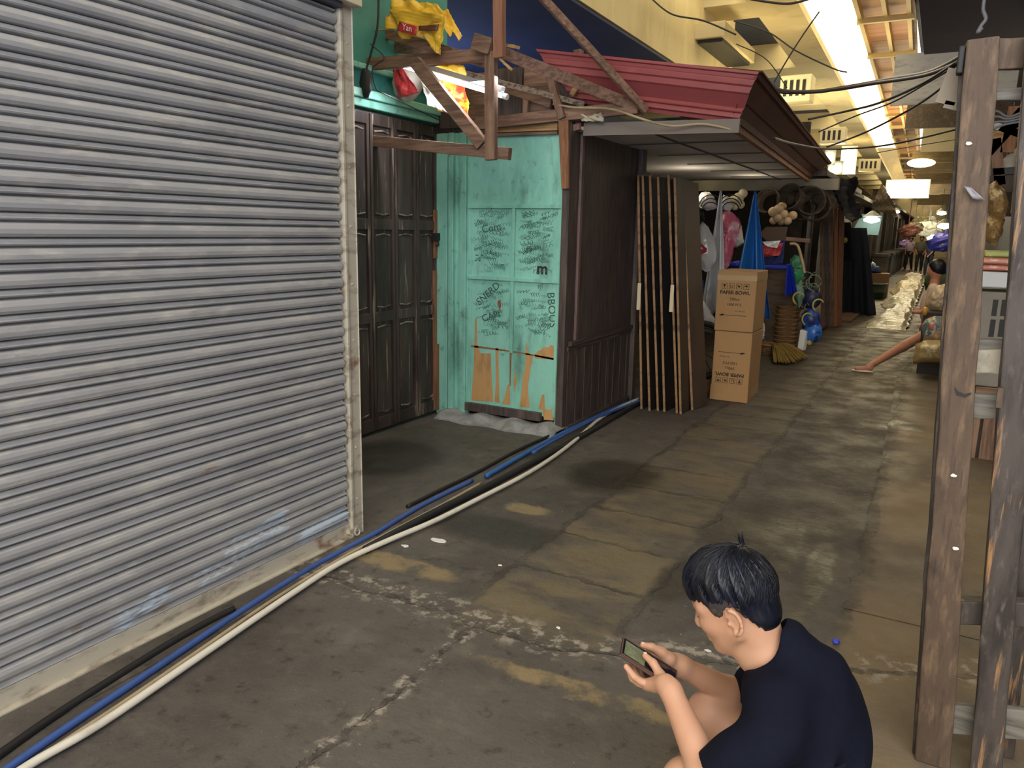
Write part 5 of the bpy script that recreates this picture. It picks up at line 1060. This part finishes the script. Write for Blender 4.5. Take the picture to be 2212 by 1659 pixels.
# ================================================================== further down the left side
m_dimwood = mat('dim_old_wood', '3a342f', .85, [('5a4e42', 3, (1, 1, .4), .5, .66, .7), ('22201f', 2, (1, 1, 1), .45, .6, .7)])
structure(MB().box((-2.6, 17.2, 0), (-2.5, 30, 2.6)).box((-2.3, 30, 0), (-2.2, 70, 2.9)).box((-6, 17.2, 2.6), (-2.0, 30, 2.7)).box((-6, 30, 2.9), (-1.9, 70, 3.0)).build('wall_stalls_far', m_dimwood))
nv = hung_cone('navy_cloth', (1848, 492), .42, (1826, 690), (1868, 680), 17.2, m_navy, 'dark navy cloth hanging to the ground beyond the planks', 'cloth', 6, .08, 8)
bs_ = hung_cone('black_shirt', (1822, 480), .25, (1800, 568), (1836, 560), 15.6, mat('black_tshirt', '15151a', .9), 'black shirt with a yellow spot hanging beside the orange planks', 'shirt', 3, .05, 9)
MB().blob(ay(1826, 519, 15.45), (.04, .02, .05), 10, 6).build('yellow_badge', mat('yellow_badge', 'a08a48', .6), bs_)
T_(crumple('black_awning', [ay(1795, 385, 13.2), ay(1848, 384, 13.6), ay(1862, 470, 14.5), ay(1842, 478, 13.2)], mat('black_tarp', '24242a', .7), amp=.1, seed=41), 'black tarp sagging at the end of the grey beam', 'tarp')
T_(crumple('brown_awning', [ay(1880, 450, 24), ay(1905, 395, 24), ay(1932, 440, 24), ay(1938, 470, 24)], mat('brown_tarp', '4c4238', .8), amp=.1, seed=42), 'brown peaked tarp below the bright floodlight', 'tarp')
T_(MB().prism([ay(x, y, 20) for x, y in ((1838, 505), (1862, 462), (1906, 466), (1897, 508))], (0, .04, 0)).build('grey_awning', mat('grey_green_sheet', '5c6a62', .5)), 'grey green sheet awning carrying a lit lamp', 'awning')
def bulb(px, py, Y, r, m_, label, e_=None, col_=(1, .9, .7)):
    b = thing('lamp', label, 'lamp', tuple(ay(px, py, Y))); c = ay(px, py, Y)
    MB().lathe(c, [(0, -r*.5), (r, -r*.2), (r*1.1, r*.1), (r*.5, r*.5), (0, r*.6)], 14).build('lit_bulb', m_, b, smooth=True); MB().lathe(c+Vector((0, 0, r*.5)), [(r*1.2, 0), (r*.3, r*.7), (0, r*.8)], 14).build('lamp_shade', m_metalg, b)
    MB().tube([c+Vector((0, 0, r*.8)), c+Vector((0, .05, r+.5))], .006, 5).build('lamp_cord', m_wire, b)
    if e_: light('lamp_glow', 'POINT', tuple(c-Vector((0, .3, .1))), e_, col_, .1)
bulb(1883, 475, 19.6, .16, m_bulbc, 'cool white lamp shining in front of the grey green awning', 12, (.85, 1, .95))
bulb(2034, 461, 22, .10, m_bulb, 'warm lamp hanging highest beside the rack post'); bulb(2040, 489, 30, .2, m_bulb, 'warm lamp hanging beside the rack post, below the highest one'); bulb(2020, 515, 36, .28, m_bulbc, 'cool white lamp above the far crowd')
bulb(1935, 458, 30, .12, m_bulb, 'small dim lamp left of the far crowd')
# cartons, tub and pallet slats on the left side
fc = thing('carton', 'open brown carton with a blue bag on top, beyond the navy cloth', 'box', tuple(az(1883, 612, .5)))
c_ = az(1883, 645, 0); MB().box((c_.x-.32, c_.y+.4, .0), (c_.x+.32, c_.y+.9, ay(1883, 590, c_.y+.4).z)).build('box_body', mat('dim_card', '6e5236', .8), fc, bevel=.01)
bag('blue_bag', [(1860, 592), (1868, 575), (1885, 565), (1900, 578), (1905, 592)], c_.y+.6, mat('dark_blue_bag', '22386a', .5), 'dark blue bag lying on the far brown carton', 'bag', 15, .2)
hh = ay(1883, 613, c_.y).z
tb2 = thing('wash_tub', 'dark green round plastic tub on the wet ground beyond the pallet', 'tub', (c_.x, c_.y, 0)); MB().lathe((c_.x, c_.y, 0), [(.26, 0), (.32, hh*.6), (.34, hh), (.36, hh), (.36, hh+.02), (.32, hh+.02), (.30, .03), (0, .03)], 24).build('tub_body', mat('dark_green_plastic', '2c3a36', .5), tb2, smooth=True)
T_(MB().blob((-1.62, 26.5, .16), (.3, .3, .18), 14, 7, .08).build('red_sack', mat('dark_red_cloth', '5c1c28', .7), smooth=True), 'dark red sack lying right of the green tub', 'sack')
T_(MB().lathe(az(1828, 665, 0), [(.0, .03), (.2, .03), (.24, .06), (.26, .06), (.24, .0), (0, 0)], 20).build('winnowing_tray', m_wend), 'pale round shallow tray lying on the ground right of the planks', 'tray')
pl = thing('duckboard', 'weathered slatted wooden walkway board on the left of the alley', 'walkway', (-1.75, 17.5, 0))
for k in range(14): MB().box((-2.45, 15.6+k*.42, .0), (-1.32, 15.6+k*.42+.34, .04)).build('slat', m_brown_x, pl, bevel=.008)
def tarp(u, v):
    y = 14.8+17*v**1.15; xl = -.95-.012*(y-15)-.10*math.sin(y*1.3); xr = -.36; x = xl+(xr-xl)*u; hgt = (.14+.22*min(1, v*1.6))*min(1, u*3.2)*(1 if u < .93 else .4)
    return (x+.02*math.sin(y*7), y, max(.004, hgt*(.82+.13*math.sin(y*2.3+u*2)+.09*math.sin(y*5.1+u*7)+.06*math.sin(u*14+y*3.3)+random.uniform(-.04, .04))*min(1, v*22)))
o = MB().grid(tarp, 18, 120).build('draped_tarp', mat('shiny_tan_sheet', 'b9ad92', .35, [('6e634e', 3, (1, 1, 1), .5, .62, .85), ('ece4cc', 5, (1, 2, 1), .56, .64, .8)], bump=(6, (1, 1.5, 1), 1.0, .08)), smooth=True); o.modifiers.new('s', 'SOLIDIFY').thickness = .006
T_(o, 'long crumpled pale plastic sheet draped over goods along the right of the alley', 'tarp')
# far stalls seen as posts and boards along both sides
for k in range(9):
    y = 18+k*4.2; T_(MB().beam((-2.41+(.31 if y > 29 else 0), y, 0), (-2.41+(.31 if y > 29 else 0), y, 2.59), .14, .14, (0, 1, 0)).build('stall_post', m_dimwood), 'dark stall post on the left side, %s from the near end' % 'first second third fourth fifth sixth seventh eighth ninth'.split()[k], 'post', 'posts of the far left stalls')
for k in range(7):
    y = 30.2+k*3.4; w_ = .9+.3*(k % 2); T_(MB().box((-2.1, y, .9), (-2.1+.5, y+2, 1.0)).box((-2.1, y+.05, 0), (-2.05+.4, y+1.9, .9)).build('market_counter', m_dimwood), 'dim far market counter on the left, %s from the near end' % 'first second third fourth fifth sixth seventh'.split()[k], 'counter', 'far left counters')
for k, (x, y, Y, s_, c) in enumerate(((1962, 500, 44, .5, 'b07068'), (1958, 527, 50, .4, '7a5a9a'), (1975, 492, 46, .45, 'c8b8a8'), (2005, 495, 50, .7, 'c8ccc0'), (2010, 478, 55, .5, 'e0e4dc'), (2040, 525, 30, .5, '3038b8'), (1990, 478, 52, .5, '8a8258'))):  # the blue one is a neon light given as plain colour
    T_(MB().blob(ay(x, y, Y), (s_, .2, s_*.6), 14, 9, .22).tube([ay(x, y, Y), ay(x, y, Y)+Vector((0, 0, 2.0))], .02, 5).build('hanging_goods', mat('goods_'+c, c, .6, [('2c2a2c', 2.5, (1, 1, 1), .5, .6, .7), ('e0d8cc', 4, (1, 1, 1), .6, .66, .6)])), ['salmon', 'purple', 'beige', 'pale grey', 'whitish', 'blue neon painted as', 'olive'][k]+' goods hung up far down the alley', 'goods')

# ================================================================== people down the alley
def figure(label, loc, ang, shirt_c, trouser_c, h=1.62, bare=False, walk=.12, arms=.1):
    t = thing('person', label, 'person', loc); k = h/1.7; ca, sa = math.cos(ang), math.sin(ang)
    def Q(x, y, z): return np.array([loc[0]+(x*ca-y*sa)*k, loc[1]+(x*sa+y*ca)*k, loc[2]+z*k])
    lo, hi = (loc[0]-.5, loc[1]-.5, loc[2]-.01), (loc[0]+.5, loc[1]+.5, loc[2]+h+.1)
    B = SDF(lo, hi, .018); C_ = SDF(lo, hi, .018); D = SDF(lo, hi, .018); E_ = SDF(lo, hi, .018)
    B.ell(Q(0, 0, 1.58), (.085*k, .1*k, .12*k), .02); B.cap(Q(0, -.01, 1.5), Q(0, 0, 1.38), .055*k, .06*k, .03); B.cap(Q(0, .09, 1.56), Q(0, .115, 1.53), .015, .018, .02)
    B.ell(Q(0, 0, 1.2), (.16*k, .12*k, .22*k), .04)
    for s_ in (-1, 1):
        sh, el, wr = Q(s_*.19, 0, 1.4), Q(s_*.25, -.02, 1.14), Q(s_*(.25-arms), .12, .92)
        B.chain([sh, el, wr], [.05*k, .042*k, .03*k], .02); B.ell(wr+(wr-el)*.25, (.035, .035, .055), .02)
        C_.cap(sh, el, .062*k, .06*k, .03)
        hp, kn, an = Q(s_*.09, 0, .92), Q(s_*.1, s_*walk*.6+.03, .5), Q(s_*.1, s_*walk-.02, .08)
        B.chain([hp, kn, an], [.085*k, .06*k, .04*k], .02); B.cap(an, Q(s_*.11, s_*walk+.12, .035), .04, .035, .02); D.chain([hp, kn, an], [.1*k, .075*k, .06*k], .03)
    C_.ell(Q(0, 0, 1.2), (.19*k, .14*k, .27*k), .04); C_.cap(Q(-.15, 0, 1.38), Q(.15, 0, 1.38), .07*k, .07*k, .03); D.ell(Q(0, 0, .93), (.17*k, .13*k, .12*k), .03)
    E_.ell(Q(0, -.02, 1.62), (.1*k, .11*k, .1*k), .02)
    link('body', B.mesh('body'), m_skin2, t, True); link('shirt', C_.mesh('shirt'), mat('cloth_'+shirt_c, shirt_c, .85), t, True); link('trousers', D.mesh('trousers'), mat('cloth_'+trouser_c, trouser_c, .85), t, True); link('hair', E_.mesh('hair'), m_hair, t, True)
figure('person in an olive shirt and dark trousers walking away down the alley', tuple(Vector((ay(1990, 530, 40).x, 40, 0))), math.pi, '5c5c4c', '1e1f24', 1.66)
figure('person in a pale lilac shirt and black trousers standing left of the olive shirt', tuple(Vector((ay(1967, 530, 42).x, 42, 0))), 2.6, 'b8a8c0', '15151c', 1.6)
figure('person in a dark top standing by the far right stalls', tuple(Vector((ay(2012, 530, 37).x, 37, 0))), 2.0, '20243a', '1a1a22', 1.6)
# the seated woman with one leg stretched into the alley
wm = thing('person', 'seated person in a pale pinkish shirt stretching a bare leg into the alley', 'person', (.12, 11.3, 0))
Y0 = 11.3
hd_ = np.array(ay(2022, 583, Y0)); lo, hi = (-.95, 9.7, -.02), (.7, 11.9, 1.5)
B = SDF(lo, hi, .014); C_ = SDF(lo, hi, .016); E_ = SDF(lo, hi, .012); D = SDF(lo, hi, .016)
sho = hd_+np.array([.0, 0, -.22]); pel = np.array([.06, 11.35, .42])
B.ell(hd_, (.095, .085, .12), .02); B.cap(hd_+np.array([.01, 0, -.08]), sho+np.array([0, 0, .03]), .055, .06, .03); B.cap(hd_+np.array([-.08, -.01, -.01]), hd_+np.array([-.10, -.01, -.035]), .014, .018, .02)
B.ell((sho+pel)/2, (.15, .17, .26), .04); B.ell(pel, (.17, .18, .14), .04)
an_ = np.array(az(1876, 792, .07)); kn_ = np.array([-.10, 10.85, .36])
for s_ in (0, 1):
    hip = pel+np.array([-.02, -.1+.2*s_, 0]); 
    if s_ == 0: B.chain([hip, kn_, kn_+(an_-kn_)*.35+np.array([0, 0, .01]), an_], [.095, .062, .06, .036], .03); B.cap(an_+np.array([.02, .0, -.02]), an_+np.array([-.13, -.03, -.035]), .036, .024, .02)
    else: k2 = np.array([-.05, 11.4, .52]); a2 = np.array([.02, 11.35, .07]); B.chain([hip, k2, a2], [.09, .06, .038], .03); B.cap(a2, a2+np.array([-.14, 0, -.03]), .035, .025, .02)
    D.cap(hip, hip+((kn_ if s_ == 0 else k2)-hip)*.5, .11, .09, .03)
    sh = sho+np.array([0, -.17+.34*s_, -.02]); el = sh+np.array([-.02, -.02, -.26]); wr = el+np.array([-.11, .02, -.04]); B.chain([sh, el, wr], [.048, .04, .028], .02); B.ell(wr+np.array([-.04, 0, 0]), (.05, .035, .025), .02); C_.cap(sh, sh+(el-sh)*.7, .06, .062, .03)
C_.ell((sho+pel)/2+np.array([0, 0, .02]), (.175, .195, .29), .04); C_.cap(sho+np.array([0, -.14, -.01]), sho+np.array([0, .14, -.01]), .065, .065, .03); D.ell(pel, (.19, .2, .15), .03)
E_.ell(hd_+np.array([.015, 0, .03]), (.105, .1, .115), .02); E_.ell(hd_+np.array([.1, 0, -.0]), (.05, .05, .05), .02); E_.ell(hd_+np.array([-.09, 0, -.04]), (.05, .09, .08), .01, None, 'sub')
link('body', B.mesh('body'), mat('tanned_skin', 'b07c68', .55), wm, True); link('shirt', C_.mesh('shirt'), mat('pale_pink_cotton', 'c8aea4', .85), wm, True); link('shorts', D.mesh('shorts'), mat('red_shorts', 'a83c4a', .8), wm, True); link('hair', E_.mesh('hair'), m_hair, wm, True)
MB().blob(tuple(an_+np.array([-.06, -.015, -.056])), (.13, .045, .016), 16, 6).build('sandal', mat('beige_sandal', 'd8c4b4', .6), wm, smooth=True)
T_(MB().box((-.1, 11.2, 0), (.24, 11.56, .22)).build('stool', m_dimwood, bevel=.01), 'low wooden stool under the seated person', 'stool')

# ================================================================== goods and crates on the right
def packbag(pts, Y, m_, label, seed, fat=.12): return bag('goods_bag', pts, Y, m_, label, 'bag', seed, fat, None)
m_bag1 = mat('clear_bag_snack', 'b8a48a', .3, [('e6e0d4', 7, (1, 1, 1), .58, .64, .8), ('8a5a40', 5, (1, 1, 1), .55, .62, .7)]); m_bag2 = mat('clear_bag_mixed', 'b49a80', .3, [('2e6a78', 4, (1, 1, 1), .56, .6, .8), ('c25a40', 4.5, (1, 1, 1), .56, .6, .7), ('ece4dc', 8, (1, 1, 1), .6, .64, .9)])
m_bag3 = mat('clear_bag_noodles', 'a38f66', .3, [('d8ccaa', 8, (1, 1, 1), .56, .62, .8)])
packbag([(2010, 634), (2022, 618), (2050, 612), (2060, 660), (2040, 676), (2008, 674), (2002, 655)], 10.3, m_bag1, 'clear bag of pale snacks held in front of the seated person', 51)
packbag([(1998, 690), (2020, 682), (2055, 684), (2060, 735), (2030, 742), (1995, 738), (1988, 715)], 9.9, m_bag2, 'clear bag of mixed colourful packets left of the rack post', 52)
packbag([(1978, 742), (2000, 735), (2045, 735), (2050, 782), (1970, 785)], 9.7, m_bag3, 'clear bag of tan noodles standing on the ground left of the rack post', 53)
T_(MB().box((ay(1995, 680, 10.1).x, 10.0, 0.0), (ay(2060, 680, 10.1).x, 10.4, ay(2000, 672, 10.1).z)).build('display_box', mat('dark_display_box', '2c2628', .7), bevel=.01), 'dark low display box behind the colourful bag', 'box')
T_(MB().blob(ay(1998, 672, 9.9), (.03, .03, .05), 10, 7).build('yellow_bottle', mat('amber_jar', 'c89838', .3), smooth=True), 'small amber bottle on the display box', 'bottle')
T_(MB().blob((.05, 13.6, .9), (.2, .2, .25), 12, 8, .2).build('leafy_bunch', mat('leaf_green', '4a5c40', .7), smooth=True), 'bunch of green leaves far behind the seated person', 'vegetable')
YG = 6.6
def rbox(name, x0, y0, x1, y1, Y, d, m_, label, cat, bev=.01, z0=None):
    a = ay(x0, y0, Y); b = ay(x1, y1, Y); return T_(MB().box((a.x, Y, b.z if z0 is None else z0), (b.x, Y+d, a.z)).build(name, m_, bevel=bev), label, cat)
rbox('cooler_box', 2100, 586, 2240, 626, YG, .5, mat('pale_blue_white_foam', 'cdd2dc', .5), 'white foam cooler box on the grey slotted crate', 'cooler')
cr = thing('slotted_crate', 'grey plastic crate with tall narrow slots under the white cooler', 'crate', (.5, YG, 0)); a, b2 = ay(2098, 627, YG), ay(2240, 757, YG); m_crate = mat('grey_crate', '85807a', .6, [('6a645e', 2, (1, 1, 1), .45, .65, .6)])
MB().box((a.x, YG, b2.z-.3), (b2.x, YG+.5, a.z-.004)).build('crate_body', m_crate, cr, bevel=.01)
for x, y0, y1 in ((2149, 647, 683), (2168, 647, 683), (2143, 690, 728), (2163, 690, 728), (2190, 650, 728)):
    p, q = ay(x-3, y0, YG-.003), ay(x+3, y1, YG-.003); MB().box((p.x, YG-.006, q.z), (q.x, YG, p.z)).build('slot', m_black, cr)
T_(MB().box((.35, YG+.02, .0), (1.3, YG+.5, b2.z-.305)).build('wooden_crate', m_brown_x, bevel=.01), 'brown wooden box under the slotted crate', 'crate')
cr2 = thing('wooden_crate', 'low slatted wooden crate on the ground behind the rack', 'crate', (.45, 6.3, 0))
for k in range(8): MB().box((.28+k*.13, 6.3, .02), (.28+k*.13+.11, 6.32, .34)).build('crate_slat', m_brown_z, cr2, bevel=.003)
MB().box((.28, 6.32, .0), (1.3, 6.56, .30)).build('crate_body', m_dimwood, cr2)
for k, (x0, y0, x1, y1, c, lab) in enumerate(((2116, 571, 2188, 586, 'b86a5a', 'lower'), (2120, 556, 2186, 571, 'c4806c', 'upper'))):
    rbox('sausage_pack', x0, y0, x1, y1, YG+.1, .25, mat('sausage_pack_'+c, c, .3, [('ead8cc', 6, (1, 1, 5), .56, .62, .8)]), '%s pack of pink sausages on the white cooler' % lab, 'food pack', .012)
rbox('green_pack', 2128, 541, 2190, 556, YG+.2, .2, mat('green_yellow_pack', 'a8b45c', .4, [('e8e8c8', 6, (1, 1, 1), .55, .6, .9)]), 'green and yellow pack on top of the sausages', 'food pack')
for k, (pts, lab) in enumerate((([(2135, 400), (2150, 390), (2175, 415), (2180, 450), (2165, 475), (2138, 470), (2128, 430)], 'uppermost'), ([(2130, 470), (2170, 470), (2165, 505), (2150, 530), (2128, 520)], 'lower'))):
    packbag(pts, YG+.1, mat('brown_crisp_bag', '9a7a4c', .3, [('d8c898', 8, (1, 1, 1), .55, .6, .8), ('5c4428', 6, (1, 1, 1), .55, .62, .7), ('f2f0ea', 10, (1, 1, 1), .64, .67, .9)], bump=(14, (1, 1, 1), .9, .03)), '%s clear bag of brown crisps hanging right of the first post' % lab, 60+k, .1)
bulb(2186, 410, 9.5, .06, m_bulb, 'warm bulb seen between the two rack posts', 5, (1, .75, .4)); bulb(2165, 432, 10.5, .05, mat('lit_orange_bulb', 'ffb050', .5, emit=('ffb050', 9)), 'smaller orange bulb left of the warm bulb')
rb_ = thing('stall_roof_frame', 'jumble of brown roof timbers and pale sheets above the right stall', 'timber frame', (.9, 6.5, 2.2))
for (x0, y0, x1, y1, w_, m_) in ((2130, 330, 2212, 240, .09, m_tan), (2150, 300, 2160, 400, .07, m_brown_z), (2195, 230, 2175, 330, .09, m_orangew), (2205, 330, 2192, 460, .05, m_tan), (2120, 262, 2230, 300, .05, m_metalg), (2120, 398, 2230, 396, .12, m_dimwood), (2140, 372, 2230, 366, .05, m_black)):
    MB().beam(ay(x0, y0, 6.9), ay(x1, y1, 6.9), w_, .05, (0, 1, 0)).build('roof_timber', m_, rb_)
MB().prism([ay(x, y, 7.0) for x, y in ((2165, 345), (2195, 320), (2212, 330), (2205, 360), (2168, 372))], (0, .02, 0)).build('pale_sheet', m_dirtyw, rb_)
structure(MB().box((.42, 8.2, 1.8), (1.9, 8.3, 3.5)).build('wall_stall_right', m_dimwood))
for k in range(4):
    wire([(2110, 262+k*9, 6.2), (2150, 240+k*12, 6.2), (2180, 252+k*5, 6.2), (2230, 232+k*9, 6.2)], .008, m_wireg, '%s grey cable of the bundle behind the rack top' % ['top', 'second', 'third', 'lowest'][k], group='cables behind the rack top')

# ================================================================== overhead wires, lamps and units on the left roof line
W = 7.5
for i, (P, r, lab) in enumerate((([(1650, 178, 9), (1690, 196, 9), (1760, 198, 9), (1830, 188, 9), (1920, 172, 8.5), (2010, 155, 8), (2080, 120, 7.5)], .022, 'thick black cable bundle crossing below the floodlit slot, lower strand'),
        ([(1640, 190, 9), (1700, 200, 9), (1800, 194, 9), (1890, 180, 8.5), (2000, 162, 8), (2080, 130, 7.5)], .018, 'thick black cable bundle crossing below the floodlit slot, upper strand'),
        ([(1745, 258, 9), (1830, 240, 9), (1900, 222, 8.5), (1990, 182, 8), (2080, 125, 7.5)], .012, 'middle black wire rising to the rack top'),
        ([(1768, 285, 9), (1850, 250, 9), (1930, 220, 8.5), (2010, 175, 8), (2080, 135, 7.5)], .008, 'thin wire just under the middle black wire'),
        ([(1785, 318, 9), (1860, 290, 9), (1930, 256, 8.5), (2000, 215, 8), (2070, 160, 7.5)], .010, 'lower black wire rising from the canopy end to the rack'),
        ([(1670, 298, 5.6), (1720, 312, 7), (1790, 322, 9), (1880, 318, 9), (1960, 305, 8.5), (2070, 278, 7.5)], .010, 'lowest wire running level from the canopy end'),
        ([(1585, 45, 9), (1660, 70, 9), (1720, 110, 9), (1800, 148, 9), (1830, 156, 9)], .008, 'wire sagging in front of the cream beams'),
        ([(1770, 25, 9), (1735, 75, 9), (1700, 130, 9), (1672, 178, 9)], .008, 'slanting wire crossing the cream beams'),
        ([(1400, -10, 9), (1450, 30, 9), (1520, 45, 9), (1590, 75, 9)], .010, 'cable hanging along the big cream beam'),
        ([(1620, -2, 7), (1700, 8, 7), (1760, -6, 7)], .010, 'cable looping across the very top of the slot'),
        ([(1590, 95, 9), (1655, 128, 9), (1700, 190, 9)], .006, 'thin wire near the end of the big cream beam'),
        ([(1895, 330, 12), (1960, 318, 10), (2070, 300, 8)], .006, 'thin wire crossing near the vanishing roofs'))):
    wire(P, r, m_wire, lab, n=10)
T_(MB().tube(catmull([ay(2128, -10, 4), ay(2124, 20, 4), ay(2130, 40, 4), ay(2120, 55, 4), ay(2112, 70, 4), ay(2122, 60, 4)]), .008, 6).build('hanging_rope', m_wireg, smooth=True), 'knotted grey rope hanging from the dark slab above the rack', 'rope')
bxk = thing('junction_box', 'cream concrete bracket box fixed high on the big beam', 'box', tuple(ax(1540, 90, BX))); pa, pb_ = ax(1512, 98, BX+.02), ax(1575, 62, BX+.02)
MB().box((BX-.02, ax(1500, 90, BX).y, ax(1520, 100, BX).z), (BX+.45, ax(1545, 90, BX).y+.9, ax(1520, 66, BX).z)).build('box_body', m_cream, bxk, bevel=.01)
MB().box((BX+.02, ax(1500, 90, BX).y+.1, ax(1520, 100, BX).z-.05), (BX+.4, ax(1545, 90, BX).y+.8, ax(1520, 100, BX).z-.005)).build('box_underside', m_black, bxk)
def acunit(px, py, Y, w_, h_, label):
    c = ay(px, py, Y); u = thing('air_conditioner', label, 'air conditioner', tuple(c)); MB().box((c.x-w_/2, Y, c.z-h_/2), (c.x+w_/2, Y+.4, c.z+h_/2)).build('unit_body', mat('cream_unit', 'd8cfae', .5), u, bevel=.015)
    for k in range(4): MB().box((c.x-w_*.38+k*w_*.2, Y-.01, c.z-h_*.3), (c.x-w_*.38+k*w_*.2+w_*.1, Y, c.z+h_*.3)).build('grille_slot', m_black, u)
acunit(1718, 190, 14.0, .5, .42, 'window air conditioner highest on the left roof line'); acunit(1798, 292, 19.5, .55, .35, 'louvered air conditioner unit behind the canopy tip'); acunit(1878, 356, 30, .7, .4, 'small far air conditioner unit on the left roof line')
def flood(px0, py0, px1, py1, Y, label, m_=m_lightw, e_=None):
    a, b = ay(px0, py0, Y), ay(px1, py1, Y); u = thing('floodlight', label, 'lamp', tuple((a+b)/2)); MB().box((a.x, Y, b.z), (b.x, Y+.05, a.z)).build('lit_panel', m_, u)
    MB().box((a.x-.05, Y+.05, b.z-.05), (b.x+.05, Y+.15, a.z+.08)).build('lamp_housing', m_metalg, u)
    if e_: light('floodlight_glow', 'POINT', tuple((a+b)/2-Vector((0, .5, .2))), e_, (1, .88, .6), .4)
flood(1918, 394, 2002, 424, 26, 'large blazing rectangular floodlight where the alley roofs meet', e_=160)
flood(1822, 322, 1842, 372, 22, 'tall glowing lamp panel behind the canopy tip', e_=60); flood(1793, 355, 1814, 372, 20, 'small glowing lamp panel just above the grey beam end'); flood(1786, 330, 1797, 352, 19, 'tiny glowing lamp beside the canopy tip')
T_(MB().blob(ay(1990, 352, 24), (.35, .2, .12), 14, 8).build('round_lamp_shade', mat('lit_shade', 'f8e8b0', .5, emit=('f8e0a0', 2.5)), smooth=True), 'round shade lit from inside right of the slot end', 'lamp')
# small things on the near ground
T_(MB().blob(az(1806, 1385, .01), (.016, .02, .008), 10, 5, .2).build('bottle_cap', mat('blue_scrap', '3a4ad0', .5), smooth=True), 'small bright blue scrap on the ground right of the person', 'litter')
for k, (x, y, w_, lab) in enumerate(((950, 1168, .045, 'larger white paper scrap on the ground by the white pipe'), (876, 1180, .025, 'smaller white paper scrap nearest the white pipe'), (1529, 1406, .012, 'tiny pale chip on the ground above the phone'), (1080, 1222, .012, 'tiny pale chip in mid alley'), (1206, 1357, .012, 'tiny white chip on the slab joint'))):
    p = az(x, y, .002); T_(MB().prism([(p.x+w_*math.cos(a)*random.uniform(.5, 1.2), p.y+.6*w_*math.sin(a)*random.uniform(.5, 1.2), .002) for a in [i*.7 for i in range(9)]], (0, 0, .004)).build('paper_scrap', m_white), lab, 'litter')
